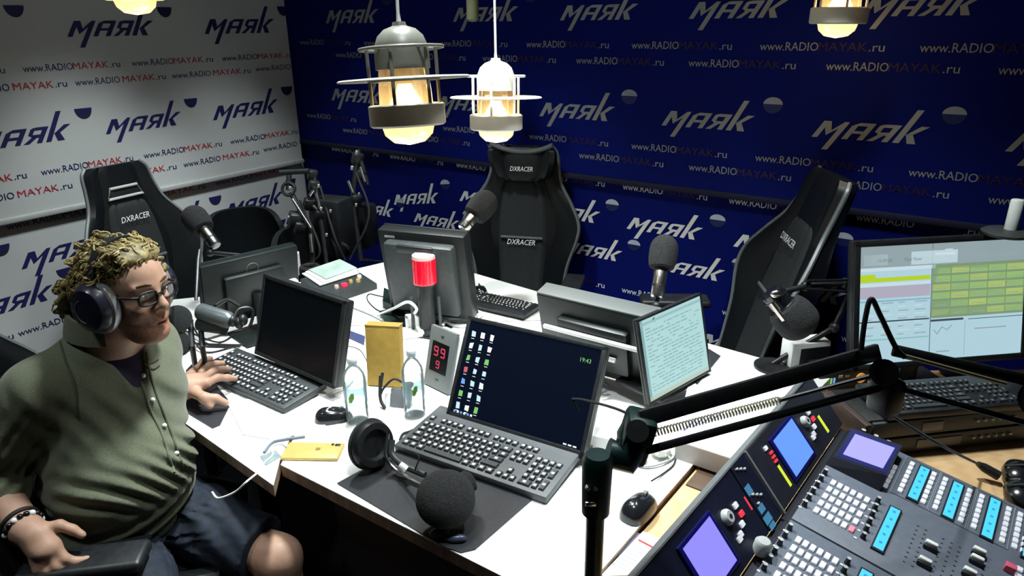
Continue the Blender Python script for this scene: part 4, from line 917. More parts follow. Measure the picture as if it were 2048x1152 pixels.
p4 = [at(*q, .7525) for q in ((352, 812), (425, 856), (440, 850), (462, 806), (432, 770), (385, 772))]; matt('small black mat below the seated man\'s resting wrist', [(p.x, p.y) for p in p4])
p4 = [at(*q, .7525) for q in ((1100, 600), (1000, 575), (985, 600), (1085, 628))][:0] or [at(*q, .8075) for q in ((1395, 768), (1441, 712), (1418, 698), (1372, 750))]; matt('black mat corner showing behind the lit page monitor', [(p.x, p.y) for p in p4], z=.8055)
def mouse(label, loc, rz, L=.108, W=.062, H=.036, mt=None):
    t = thing('computer_mouse', label, 'mouse', loc, rz)
    vs = []; fs = []; n, m_ = 24, 8
    for i in range(m_+1):
        a = PI/2*i/m_
        for j in range(n):
            b = 2*PI*j/n; cx = math.cos(b); sy = math.sin(b); r = math.cos(a)**.75 if a < PI/2-.01 else .001
            x = L/2*abs(cx)**.75*(1 if cx > 0 else -1)*r; y = W/2*abs(sy)**.8*(1 if sy > 0 else -1)*r*(1-.10*cx); vs.append((x-.004*math.sin(a), y, H*math.sin(a)*(1-.12*cx)))
    for i in range(m_):
        for j in range(n): j2 = (j+1) % n; fs.append((i*n+j, i*n+j2, (i+1)*n+j2, (i+1)*n+j))
    fs.append(tuple(range(n))[::-1]); mb = MB().m(mt or BLACKG); mb.add(vs, fs); mb.build('shell', t)
    mb = MB().m(MGREY); mb.cyl((L*.22, -.004, H*.82), (L*.22, .004, H*.82), .008, n=14); mb.build('scroll_wheel', t)
    mb = MB().m(DGREY); mb.tube([(L*.46, 0, H*.80*.3), (L*.30, 0, H*.82), (L*.05, 0, H*.99)], .0009, 5); mb.build('button_seam', t)
    return t
mouse('glossy black mouse half hidden behind the nearer water bottle', at(668, 838, .7505), math.radians(15))
mouse('black mouse with a lead, beside the oak strip and boom post', at(1278, 1022, .7505), math.radians(50), .115, .066, .040)
mouse('dark mouse beside the beacon monitor, at the centre chair', at(960, 586, .7505), math.radians(100), .10, .06, .034)
o_ = at(1300, 966, .755); mb = MB().m(RUBBER); mb.tube(spline([at(1303, 962, .762)-o_, at(1325, 948, .754)-o_, at(1345, 932, .754)-o_, at(1352, 918, .756)-o_]), .0022, 6); o = mb.build('mouse_lead'); o.location = o_; tag(o, 'thin black lead curving from the boom-side mouse to the raised table', 'cable')
# phone with its white lead and badge
pc = at(626, 902, .756); t = thing('mobile_phone', 'gold mobile phone lying face down at the table\'s front edge', 'phone', (pc.x, pc.y, .7502), math.radians(-2.5))
mb = MB().m(GOLD); mb.box((0, 0, .0045), (.152, .074, .009), bev=.0035, seg=3); mb.build('case', t)
mb = MB().m(BLACK); mb.box((.060, .024, .0094), (.014, .010, .0015), bev=.0006); mb.cyl((.046, .026, .009), (.046, .026, .0102), .004, n=12); mb.build('camera', t)
mb = MB().m(mat('bronze_mark', (.20, .12, .04), .5)); mb.box((.012, .005, .0092), (.012, .012, .0005)); mb.build('printed_mark', t)
o_ = at(545, 905, .751); mb = MB().m(WHITE); e_ = at(548, 974, .75)
mb.tube(spline([at(578, 893, .757)-o_, at(560, 886, .754)-o_, at(543, 894, .754)-o_, at(545, 910, .754)-o_, at(530, 925, .754)-o_, at(516, 944, .7535)-o_, atd(495, 962, 1.66)-o_, atd(470, 984, 1.68)-o_, atd(437, 996, 1.70)-o_, atd(424, 984, 1.71)-o_]), .0026, 6)
o = mb.build('phone_lead'); o.location = o_; tag(o, 'white charging lead from the gold phone hanging over the table edge', 'cable')
t = slab('pass_card', 'grey pass card with a looped strap beside the gold phone', 'pass card', [(520, 912), (552, 900), (562, 912), (532, 930)], .7502, .002, mat('grey_teal_card', (.18, .24, .25), .5, noise=.2))
mb = MB().m(mat('slate_strap', (.14, .17, .20), .7, noise=.1)); c_ = Vector(t.location); mb.tube(spline([at(528, 905, .7535)-c_, at(545, 885, .7535)-c_, at(575, 878, .7535)-c_, at(610, 873, .7535)-c_]), .004, 6); mb.build('strap', t)
# water bottles
BOT = thin_glass('clear_bottle_plastic', (.93, .97, .97), edge=.16); LABEL = thin_glass('clear_bottle_label', (.82, .91, .94), edge=.2)
def haze(m, f_, col):
    nt = m.node_tree; mx = nt.nodes.new('ShaderNodeMixShader'); df = nt.nodes.new('ShaderNodeBsdfTranslucent'); df2 = nt.nodes.new('ShaderNodeBsdfDiffuse'); ad = nt.nodes.new('ShaderNodeMixShader')
    for n_ in (df, df2): n_.inputs[0].default_value = (*col, 1)
    ad.inputs[0].default_value = .5; nt.links.new(df.outputs[0], ad.inputs[1]); nt.links.new(df2.outputs[0], ad.inputs[2])
    old = [n for n in nt.nodes if n.type == 'MIX_SHADER' and n not in (mx, ad)][0]; out = [n for n in nt.nodes if n.type == 'OUTPUT_MATERIAL'][0]
    mx.inputs[0].default_value = f_; nt.links.new(old.outputs[0], mx.inputs[1]); nt.links.new(ad.outputs[0], mx.inputs[2]); nt.links.new(mx.outputs[0], out.inputs[0])
haze(BOT, .12, (.8, .88, .9)); haze(LABEL, .30, (.55, .68, .72)); GREENP = mat('green_print', (.15, .32, .04), .5); CAPM = mat('clear_white_cap', (.62, .72, .78), .35, noise=.05)
WATER = thin_glass('still_water', (.93, .97, .98), edge=.12)
def bottle(label, loc, h, r, rz, fill):
    t = thing('water_bottle', label, 'bottle', loc, rz); s = h/.205; pr = [(0, .004), (r*.55, .001), (r*.9, .004), (r, .016)]
    for k in range(9): pr.append((r*(1-.045*(k % 2)), .024+.011*k))
    pr += [(r, .125), (r*1.0, .140), (r*.90, .155), (r*.62, .172), (r*.36, .182), (r*.34, .190), (r*.42, .191), (r*.40, .193)]
    mb = MB().m(BOT); mb.lathe([(a, b*s) for a, b in pr], n=32); mb.build('plastic_body', t)
    mb = MB().m(LABEL); mb.lathe([(r*1.015, .066*s), (r*1.015, .122*s)], n=32); lb = mb.build('label', t)
    mb = MB().m(GREENP)
    for q in range(3): a = -.9+.1*q; mb.box((r*1.03*math.cos(a-.9), r*1.03*math.sin(a-.9), (.088+.006*q)*s), (.004, .008, .016), (0, 0, a-.9)); 
    mb.build('green_leaf_print', lb)
    mb = MB().m(CAPM); mb.lathe([(r*.43, .190*s), (r*.45, .193*s), (r*.45, .207*s), (r*.40, .209*s), (0, .209*s)], n=24); mb.build('cap', t)
    mb = MB().m(WATER); mb.lathe([(0, .008*s), (r*.86, .010*s), (r*.90, .02*s), (r*.90, fill*s), (0, fill*s)], n=28); mb.build('water', t)
    return t
bottle('clear water bottle by the glossy black mouse, before the cardboard box', (-.443, 1.735, .7502), .198, .032, 0, .055)
bottle('clear water bottle beside the grey digital clock', (-.284, 1.765, .7502), .205, .031, .4, .085)
# cardboard box, grey holder, digital clock
def leaning(name, label, cat, x, y, yaw, tilt, zb):
    e = Vector((math.cos(yaw), math.sin(yaw), 0)); n = Vector((math.sin(yaw), -math.cos(yaw), 0)); u_ = Vector((0, 0, 1))*math.cos(tilt)-n*math.sin(tilt)
    return thing(name, label, cat, mtx=basis((x, y, zb), e, u_, e.cross(u_)))
KRAFT = mat('brown_cardboard', (.42, .27, .05), .8, noise=.12, nscale=40)
t = leaning('cardboard_box', 'narrow brown cardboard box standing upright between the two water bottles', 'box', -.401, 1.928, math.radians(-8.6), math.radians(6), .753)
mb = MB().m(KRAFT); mb.box((0, .098, -.022), (.108, .195, .04), bev=.002); mb.build('carton', t); mb = MB().m(mat('dark_kraft', (.30, .19, .04), .8)); mb.box((0, .1965, -.022), (.109, .004, .041)); mb.build('top_flap', t)
t = leaning('cable_holder', 'small grey stand with a black plug on it, before the cardboard box', 'stand', -.335, 1.80, math.radians(-12), math.radians(20), .7515)
mb = MB().m(MGREY); mb.box((0, .028, -.012), (.062, .056, .02), bev=.003); mb.build('grey_body', t)
mb = MB().m(WHITE); mb.box((-.040, .02, -.012), (.018, .040, .018), bev=.003); mb.build('white_side', t)
mb = MB().m(BLACK); mb.ell((.018, .066, -.008), (.020, .012, .012), (0, 0, .5)); mb.build('plug', t)
mb = MB().m(RUBBER); mb.tube(spline([(.016, .070, -.004), (-.02, .085, .004), (-.05, .055, .006), (-.062, .03, .004), (-.066, .09, .0), (-.062, .012, .01)][:5]), .0035, 7); mb.tube(spline([(-.058, .10, 0), (-.060, .05, .006), (-.056, .02, .008), (-.040, -.002, .012)]), .005, 7); mb.build('black_cable', t)
t = leaning('digital_clock', 'grey-faced digital clock with red figures, leaning back beside the icon monitor', 'clock', -.239, 1.909, math.radians(-43.1), math.radians(14), .754)
mb = MB().m(mat('clock_grey_face', (.13, .145, .145), .45, noise=.05)); mb.box((0, .096, -.006), (.116, .192, .014), bev=.003); mb.build('face_plate', t)
mb = MB().m(WHITE); mb.box((.004, .092, -.034), (.108, .182, .044), bev=.005); mb.build('white_body', t)
mb = MB().m(S_OFF); mb.box((-.002, .100, .0015), (.074, .094, .002)); dsp = mb.build('display', t, smooth=False)
LEDR = glow('red_led_figures', (.75, .05, .14), .8); mb = MB().m(LEDR)
for (cx, cy, s_) in ((-.018, .118, 1), (.012, .118, 1), (-.004, .078, .8)):
    for a, b, w_, h_ in ((0, .013, .016, .004), (0, 0, .016, .004), (0, -.013, .016, .004), (-.008, .0065, .004, .011), (.008, -.0065, .004, .011), (.008, .0065, .004, .011)): mb.box((cx+a*s_, cy+b*s_, .003), (w_*s_, h_*s_, .0008))
mb.build('red_figures', dsp, smooth=False)
for q in (.03, .168): mb = MB().m(DGREY); mb.box((0, q, .0015), (.012, .004, .002)); mb.build('slot', t, smooth=False)
# white adapter block and leads
o_ = at(826, 660, .75)
t = thing('power_adapter', 'white power adapter block with a thick looping white lead behind the cardboard box', 'adapter', o_)
mb = MB().m(WHITE); mb.box((0, 0, .03), (.052, .045, .058), (0, 0, .2), bev=.006); mb.build('block', t); mb = MB().m(PAPER); mb.box((0, -.045, .011), (.085, .07, .02), (0, 0, .3), bev=.004); mb.build('socket_strip', t)
mb = MB().m(WHITE); mb.tube(spline([Vector((0, 0, .058)), atd(833, 618, 2.46)-o_, atd(815, 604, 2.5)-o_, at(785, 618, .80)-o_, at(752, 632, .756)-o_]), .0055, 8); mb.build('lead', t)
o_ = at(920, 640, .752); mb = MB().m(WHITE); mb.tube(spline([at(885, 652, .757)-o_, at(900, 630, .765)-o_, at(925, 622, .775)-o_, at(950, 622, .77)-o_, at(962, 628, .765)-o_, at(940, 650, .757)-o_, at(905, 650, .757)-o_, at(895, 640, .762)-o_, at(930, 634, .765)-o_]), .006, 8); o = mb.build('white_lead'); o.location = o_; tag(o, 'tangle of white lead on the table behind the digital clock', 'cable')
for lab, pts, r_, mt_ in (('thin dark lead making a wide loop on the table left of the beacon', [(800, 600), (760, 592), (738, 588), (735, 600), (752, 618), (775, 628)], .002, RUBBER), ('pale grey lead running along the table seam towards the adapter block', [(700, 612), (740, 628), (780, 648), (815, 662)], .004, LGREY), ('black lead snaking from under the wide keyboard to the water bottles', [(866, 838), (846, 850), (822, 862), (806, 868), (800, 880)], .0035, RUBBER), ('thin grey lead drawn across the table beneath the cardboard box\'s top', [(690, 690), (720, 700), (738, 730)], .0015, MGREY), ('white lead curving under the switched-off monitor\'s corner', [(622, 782), (650, 790), (690, 775), (705, 760)], .004, WHITE)):
    P_ = [at(x, y, .7515+r_) for x, y in pts]; o_ = P_[0]; mb = MB().m(mt_); mb.tube(spline([p-o_ for p in P_]), r_, 7); o = mb.build('table_lead'); o.location = o_; tag(o, lab, 'cable')
t = slab('blue_strip', 'short dark blue printed strip lying between the switched-off monitor and cardboard box', 'strip', [(684, 655), (730, 672), (728, 688), (684, 668)], .7502, .006, mat('slate_blue_plastic', (.04, .05, .13), .5))
mb = MB().m(WTEXT); put_text(mb, 'ABLON', -.045, -.006, .008, .08, Matrix.Translation((0, 0, .0066)) @ Matrix.Rotation(-.35, 4, 'Z'))
# black wedge-shaped boxes at the beacon monitor's foot
for lab, q, h_ in (('small black wedge box left of the red beacon', [(768, 575), (800, 590), (790, 612), (765, 602)], .03), ('low black box under the white adapter lead', [(758, 622), (800, 612), (815, 632), (770, 645)], .02)):
    slab('junction_box', lab, 'box', q, .7502, h_, mat('bottle_green_black', (.008, .018, .016), .4))
# desk phone-like mixer with papers on it
o_ = at(672, 572, .75); rz = math.radians(28)
t = thing('desk_mixer', 'dark sloping desk unit with a red button and pale green papers on top', 'desk unit', (-.73, 2.775, .7502), math.radians(48))
mb = MB().m(DGREY); mb.add([(-.12, -.10, 0), (.12, -.10, 0), (.12, .10, 0), (-.12, .10, 0), (-.12, -.10, .025), (.12, -.10, .025), (.12, .10, .065), (-.12, .10, .065)], [(3, 2, 1, 0), (4, 5, 6, 7), (0, 1, 5, 4), (1, 2, 6, 5), (2, 3, 7, 6), (3, 0, 4, 7)]); mb.build('sloping_case', t, smooth=False)
RXs = math.atan(.04/.2)
for (x, y, mt_, r_) in ((-.005, -.045, mat('red_round_button', (.75, .04, .10), .35), .016), (-.04, -.04, mat('pink_button', (.75, .5, .48), .4), .010), (.035, -.035, mat('ochre_button', (.55, .38, .12), .4), .009), (.065, -.045, mat('ochre_button', (.55, .38, .12), .4), .010), (.09, -.02, WHITE, .010)):
    z = .025+(y+.1)*.2; mb = MB().m(mt_); mb.lathe([(0, .012), (r_*.8, .012), (r_, .006), (r_, -.002)], (x, y, z), 18); mb.build('round_button', t)
t = thing('paper_stack', 'pale green papers lying on the dark sloping desk unit', 'papers', (-.772, 2.822, .81), math.radians(48))
for q in range(3): mb = MB().m(PAPER if q < 2 else mat('pale_green_sheet', (.40, .52, .46), .7, noise=.2, nscale=14)); mb.box((.01*q, .006*q, .004+.006*q), (.20-.015*q, .13-.01*q, .004), (.18, 0, .05*q)); mb.build('sheet', t, smooth=False)
o_ = at(588, 548, .75)
t = thing('paper_roll', 'white roll and black ring tape beside the sloping desk unit', 'roll', o_)
mb = MB().m(PAPER); mb.lathe([(.018, 0), (.034, 0), (.034, .10), (.018, .10)], (0, 0, 0), 28, closed=True); mb.build('white_roll', t)
mb = MB().m(RUBBER); mb.tube([(.075+.036*math.cos(a), .0+.036*math.sin(a), .030) for a in [2*PI*k/24 for k in range(24)]], .012, 8, closed=True); mb.lathe([(.03, 0), (.04, 0), (.04, .03), (.03, .03)], (.075, 0, 0), 20, closed=True); mb.build('black_ring', t)
t = slab('yellow_note', 'small pale yellow carton beside the white roll', 'carton', [(618, 555), (634, 552), (632, 575), (620, 572)], .7502, .035, mat('pale_yellow_card', (.55, .50, .30), .7))
# sheets: on the man's table
t = slab('paper_sheet', 'white sheets with faint print at the front of the man\'s keyboard', 'paper', [(452, 800), (690, 788), (705, 832), (556, 880), (486, 868)], .7502, .0035, PAPER)
mb = MB().m(mat('faint_grey_print', (.55, .57, .62), .8))
for q in range(4):
    a, b = at(500+5*q, 818+9*q, .7541), at(560+2*q, 812+9*q, .7541); d_ = (b-a); c_ = Vector(t.location)
    mb.add([a-c_, b-c_, b-c_+Vector((.001, .004, 0)), a-c_+Vector((.001, .004, 0))], [(0, 1, 2, 3)])
mb.build('faint_print', t, smooth=False)
# folded white cartons beside the boom stand
t = slab('white_carton', 'white folded carton with grey lines, right behind the boom stand', 'carton', [(1192, 838), (1248, 846), (1240, 884), (1186, 872)], .7502, .05, PAPER)
t = slab('paper_sheet', 'white sheet lying before the monitor with painted vent glints', 'paper', [(1196, 796), (1290, 812), (1284, 826), (1192, 812)], .7502, .003, PAPER)
o_ = at(1300, 915, .752)
t = thing('crumpled_paper', 'crumpled white paper and pale leads between the boom stand and raised table', 'paper', o_)
rnd = random.Random(21); mb = MB().m(mat('crumpled_white_paper', (.72, .73, .68), .8, noise=.1, nscale=40))
for q in range(5): mb.ell((rnd.uniform(-.05, .04), rnd.uniform(-.03, .03), .016), (.034, .026, .017), (rnd.random(), rnd.random(), rnd.random()*3), 7, 5)
mb.build('crumpled_sheet', t, smooth=False)
mb = MB().m(LGREY); mb.tube(spline([(-.06, -.02, .004), (-.02, -.045, .005), (.03, -.03, .006), (.06, 0, .005), (.04, .04, .006)]), .0035, 7); mb.build('pale_lead', t)
# papers with blue writing on the raised table
t = slab('paper_sheet', 'printed sheet with blue writing under the boom arm on the raised table', 'paper', [(1330, 858), (1372, 835), (1450, 812), (1455, 838), (1392, 868)], .8052, .002, PAPER)
mb = MB().m(mat('blue_writing', (.08, .10, .30), .7)); c_ = Vector(t.location); 
for q in range(4):
    a, b = at(1365+18*q, 862-7*q, .8077), at(1388+18*q, 840-5*q, .8077); n_ = Vector((.006, 0, 0)); mb.add([a-c_, a-c_+n_, b-c_+n_, b-c_], [(0, 1, 2, 3)])
mb.build('blue_writing', t, smooth=False)
# device with lights and white carton behind the boom arm
def solid(name, label, cat, px, py, z, size, rz, mt):
    p = at(px, py, z); t = thing(name, label, cat, (p.x, p.y, z), rz); mb = MB().m(mt); mb.box((0, 0, size[2]/2), size, bev=.004); mb.build('body', t); return t
t = solid('white_carton', 'white carton with black front by the boom arm, under the grey foam ball', 'carton', 1606, 728, .8052, (.13, .06, .085), math.radians(12), WHITE); mb = MB().m(BLACK); mb.box((.014, -.031, .035), (.10, .002, .068)); mb.build('black_front', t, smooth=False)
t = solid('control_box', 'black control box with tiny lights and an orange dial behind the boom arm', 'control box', 1668, 782, .7360, (.17, .07, .10), math.radians(12), BLACK)
for k, mt_ in enumerate((ICON[3], ICON[3], ICON[1])): mb = MB().m(mt_); mb.box((-.055+.010*k, -.036, .055), (.005, .002, .026)); mb.build('level_light', t, smooth=False)
for q in range(4): mb = MB().m(LGREY); mb.box((-.015+.022*(q % 2), -.036, .048+.022*(q//2)), (.014, .002, .008)); mb.build('printed_mark', t, smooth=False)
mb = MB().m(mat('orange_dial', (.80, .42, .16), .4, emit=.4, ecol=(.9, .4, .1))); mb.lathe([(.006, 0), (.016, 0), (.016, .005), (.006, .005)], (.052, -.038, .060), 20, rot=(PI/2, 0, 0), closed=True); mb.build('dial_ring', t)
# printed notice on the oak strip between table and console
t = slab('notice_sheet', 'white notice with a red line on the oak strip below the brown patch', 'paper', [(1286, 1062), (1326, 1080), (1262, 1150), (1200, 1152)], .7352, .0015, PAPER)
mb = MB().m(P_RED); c_ = Vector(t.location)
def onp(x, y): return at(x, y, .7371)-c_
mb.add([onp(1278, 1078), onp(1312, 1096), onp(1310, 1099), onp(1276, 1081)], [(0, 1, 2, 3)]); mb.m(mat('grey_print', (.35, .36, .38), .8))
for k in range(7): mb.add([onp(1268-7*k, 1090+6*k), onp(1294-7*k, 1103+6*k), onp(1293-7*k, 1105+6*k), onp(1267-7*k, 1092+6*k)], [(0, 1, 2, 3)])
mb.build('print', t, smooth=False)
slab('plastic_sleeve', 'violet-grey plastic sleeve beside the white notice at the table edge', 'sleeve', [(1262, 1062), (1284, 1068), (1240, 1108), (1196, 1150), (1208, 1112)], .7352, .0008, mat('violet_grey_film', (.22, .21, .34), .35, noise=.2))

# ---------------------------------------------------------------- headphones
def foam_headphones():
    o_ = at(800, 985, .7535)
    t = thing('headphones', 'black headphones with a large foam cup lying on the big mat before the keyboard', 'headphones', o_)
    def cup(c, axis, r, th, name, dome):
        T = frame_from(c, Vector(c)+Vector(axis), Vector((0, 0, 1))); mb = MB().m(BLACK)
        if dome: pr = [(0, -th), (r*.5, -th*.9), (r*.88, -th*.5), (r, 0), (r*.97, th*.45), (r*.7, th*.95), (r*.3, th*1.12), (0, th*1.15)]; mb = MB().m(FOAM)
        else: pr = [(0, -th*.7), (r*.6, -th*.7), (r*.9, -th*.5), (r, -th*.1), (r, th*.3), (r*.92, th*.6), (r*.66, th*.62), (r*.56, th*.25), (0, th*.2)]
        m2 = MB().m(BLACK); m2.lathe(pr, n=36); mb.add(m2.V, m2.F, T); cp = mb.build(name, t)
        if dome: return cp
        m2 = MB().m(DGREY); m2.tube([(r*1.0*math.cos(a), r*1.0*math.sin(a), -th*.15) for a in [2*PI*k/36 for k in range(36)]], .005, 6, closed=True); mb = MB().m(DGREY); mb.add(m2.V, m2.F, T); mb.build('rim', cp); return cp
    c1 = atd(742, 888, 1.765)-o_; c2 = atd(891, 1000, 1.552)-o_
    cup(c1, (.72, -.62, .25), .060, .034, 'ear_cup', False); cup(c2, (.12, -.50, .85), .066, .046, 'foam_ear_cup', True)
    mb = MB().m(FOAM); mb.tube([atd(905, 985, 1.57)-o_, atd(940, 960, 1.60)-o_, atd(946, 956, 1.60)-o_], [.030, .026, .014], 16); mb.build('foam_tip', t)
    pts = spline([atd(776, 868, 1.76)-o_, atd(772, 912, 1.745)-o_, atd(795, 942, 1.73)-o_, atd(838, 965, 1.64)-o_, atd(868, 978, 1.60)-o_]); mb = MB().m(CHROME); mb.tube(pts, .0045, 8); mb.build('steel_band', t)
    pts = spline([atd(784, 880, 1.76)-o_, atd(784, 908, 1.75)-o_, atd(806, 930, 1.735)-o_, atd(850, 950, 1.70)-o_]); mb = MB().m(DGREY); mb.tube(pts, .008, 8); mb.build('padded_band', t)
    mb = MB().m(WHITE); a = atd(800, 930, 1.725)-o_; b = atd(814, 940, 1.72)-o_; mb.tube([a, b], .0095, 10); mb.build('white_sleeve', t)
    mb = MB().m(RUBBER); mb.tube(spline([atd(830, 940, 1.70)-o_, atd(838, 915, 1.70)-o_, atd(828, 905, 1.72)-o_]), .002, 6); mb.tube(spline([atd(850, 960, 1.69)-o_, atd(880, 955, 1.67)-o_, atd(905, 950, 1.66)-o_]), .003, 6); mb.build('lead', t)
    mb = MB().m(mat('smoky_blue_plastic', (.06, .07, .13), .3, noise=.3)); p = at(896, 1070, .7635)-o_; mb.ell(p+Vector((-.02, .006, 0)), (.022, .012, .010)); mb.ell(p+Vector((.018, -.008, -.002)), (.024, .010, .009)); mb.build('plug_end', t)
foam_headphones()
o_ = at(2046, 965, .7352); t = thing('headphones', 'glossy black headphones lying on the oak desk at the lead\'s plug', 'headphones', o_)
for q, (x, y) in enumerate(((2035, 945), (2040, 985))):
    mb = MB().m(BLACKG); c = at(x, y, .768)-o_; m2 = MB().m(BLACKG); m2.lathe([(0, .022), (.03, .020), (.046, .006), (.048, -.008), (.042, -.022), (0, -.024)], n=30); mb.add(m2.V, m2.F, Matrix.Translation(c+Vector((.02, 0, -.008))) @ Euler((.25, 0, .2)).to_matrix().to_4x4()); cu = mb.build('ear_cup', t)
    mb = MB().m(CHROME); mb.tube([at(2008, y-14, .775)-o_, at(2048, y-16, .79)-o_], .0025, 6); mb.build('steel_line', t)
mb = MB().m(BLACK); mb.tube(spline([at(2060, 930, .78)-o_, at(2100, 920, .80)-o_, at(2125, 960, .80)-o_, at(2090, 1000, .78)-o_]), .008, 8); mb.build('headband', t)
# white stick on the big monitor's top edge
o_ = atd(2012, 461, 2.02)
t = thing('white_stick', 'short white upright tube on a grey foot above the editing monitor', 'stick', o_)
mb = MB().m(mat('soft_white_tube', (.62, .66, .64), .4)); mb.lathe([(0, .004), (.0165, .004), (.0165, .088), (.014, .091), (0, .091)], (.012, 0, 0), 24); mb.build('tube', t)
mb = MB().m(DGREY); mb.lathe([(0, -.012), (.06, -.012), (.062, -.004), (.05, .003), (0, .004)], n=32); mb.build('foot', t)
mb = MB().m(DMETAL); mb.tube([(0, 0, -.012), (0, .06, -.02), (0, .06, .0-o_.z+.736)], .008, 8); mb.lathe([(0, .736-o_.z-.0005), (.05, .736-o_.z-.0005), (.05, .746-o_.z), (0, .748-o_.z)], (0, .06, 0), 20); mb.build('support_rod', t)

# ---------------------------------------------------------------- black equipment stands in the dark corner
def rig(label, base, segs, chrome, blobs=(), ring=None, box=None, white=()):
    base = Vector(base); t = thing('equipment_stand', label, 'stand', base)
    for k in range(3):
        a = 2*PI*k/3+.5; mb = MB().m(BLACK); mb.tube([(0, 0, .22), (.13*math.cos(a), .13*math.sin(a), .012)], .010, 8); mb.build('tripod_leg', t)
    for s_ in segs: mb = MB().m(BLACK); mb.tube([Vector(p)-base for p in s_], .013, 10); mb.build('arm_tube', t)
    for a, b in chrome: mb = MB().m(CHROME); mb.cyl(Vector(a)-base, Vector(b)-base, .0085, n=10); mb.build('steel_rod', t)
    for p, r in blobs: mb = MB().m(BLACK); mb.box(Vector(p)-base, (r*1.6, r*1.3, r*1.8), (.3, .2, .5), bev=r*.3); mb.build('clamp', t)
    for p, r in white: mb = MB().m(LGREY); mb.box(Vector(p)-base, (r*1.2, r*1.2, r*2), (.2, .2, .3), bev=r*.3); mb.build('pale_clamp', t)
    if ring:
        p, r = ring; T = frame_from(Vector(p)-base, Vector(p)-base-FW, Vector((0, 0, 1))); m2 = MB(); m2.tube([(r*math.cos(a), r*math.sin(a), 0) for a in [2*PI*k/20 for k in range(20)]], .008, 6, closed=True); mb = MB().m(BLACK); mb.add(m2.V, m2.F, T); mb.build('clamp_ring', t)
    if box:
        p, s_ = box; mb = MB().m(BLACK); mb.box(Vector(p)-base, s_, (0, 0, -.4), bev=.02); mb.build('equipment_case', t)
    return t
D1 = 3.35
B1 = at(640, 640, .0); B1 = Vector((-.98, 3.02, 0))
rig('black stand with a ring clamp and slanting steel rod before the white backdrop', (-.74, 3.17, 0), [[(-.74, 3.17, .01), (-.76, 3.18, .62), atd(627, 545, D1), atd(622, 462, D1)], [atd(622, 462, D1), atd(582, 385, D1)], [atd(560, 345, D1), atd(618, 342, D1)], [atd(577, 380, D1), atd(578, 350, D1)]],
    [(atd(585, 398, D1-.03), atd(622, 456, D1-.03)), (atd(621, 468, D1-.03), atd(625, 505, D1-.03))], [(atd(592, 440, D1), .045), (atd(600, 455, D1), .035)], (atd(577, 378, D1-.01), .030), None, [(atd(580, 376, D1-.02), .008), (atd(577, 434, D1-.06), .006)])
D2 = 3.5
rig('black stand with twin steel rods and a grey cross bar in the dark corner', (-.72, 3.42, 0), [[(-.72, 3.42, .01), (-.75, 3.40, .6), atd(655, 540, D2), atd(640, 425, D2), atd(628, 350, D2)], [atd(640, 425, D2), atd(612, 400, D2)]],
    [(atd(633, 386, D2-.03), atd(641, 418, D2-.03)), (atd(619, 392, D2-.03), atd(627, 380, D2-.03))], [(atd(628, 372, D2), .032), (atd(640, 430, D2), .030), (atd(618, 408, D2), .034), (atd(625, 350, D2), .03)], None, (atd(666, 452, D2+.08), (.19, .14, .30)), [(atd(642, 418, D2-.05), .010), (atd(637, 372, D2-.05), .009), (atd(661, 422, D2-.05), .008), (atd(653, 470, D2-.05), .009)])
D3 = 3.6
rig('tallest black stand with bright clamps, rising beside the blue banner', (-.60, 3.62, 0), [[(-.60, 3.62, .01), (-.62, 3.58, .6), atd(722, 520, D3), atd(705, 400, D3), atd(716, 300, D3)], [atd(716, 300, D3), atd(735, 370, D3)], [atd(705, 400, D3), atd(648, 408, D3-.05)]],
    [(atd(697, 362, D3-.03), atd(707, 386, D3-.03)), (atd(721, 334, D3-.03), atd(731, 364, D3-.03))], [(atd(715, 318, D3), .035), (atd(712, 400, D3), .035), (atd(722, 350, D3), .03)], None, (atd(722, 450, D3+.25), (.15, .13, .24)), [(atd(704, 336, D3-.05), .011), (atd(713, 305, D3-.05), .010), (atd(718, 388, D3-.05), .008), (atd(712, 410, D3-.05), .009)])

for q, (a, b, c, lab) in enumerate((((640, 372), (668, 470), (690, 520), 'thin black lead drooping from the twin-rod stand over the blue backdrop'), ((712, 345), (738, 430), (700, 520), 'thin black lead drooping from the tallest stand in the corner'), ((600, 400), (640, 500), (612, 530), 'thin black lead drooping from the ring-clamp stand'))):
    P_ = [atd(*a, D2), atd(*b, D2-.05), atd(*c, D2-.02)]; o_ = P_[0]; mb = MB().m(RUBBER); mb.tube(spline([p-o_ for p in P_]), .006, 7); o = mb.build('stand_lead'); o.location = o_; tag(o, lab, 'cable')
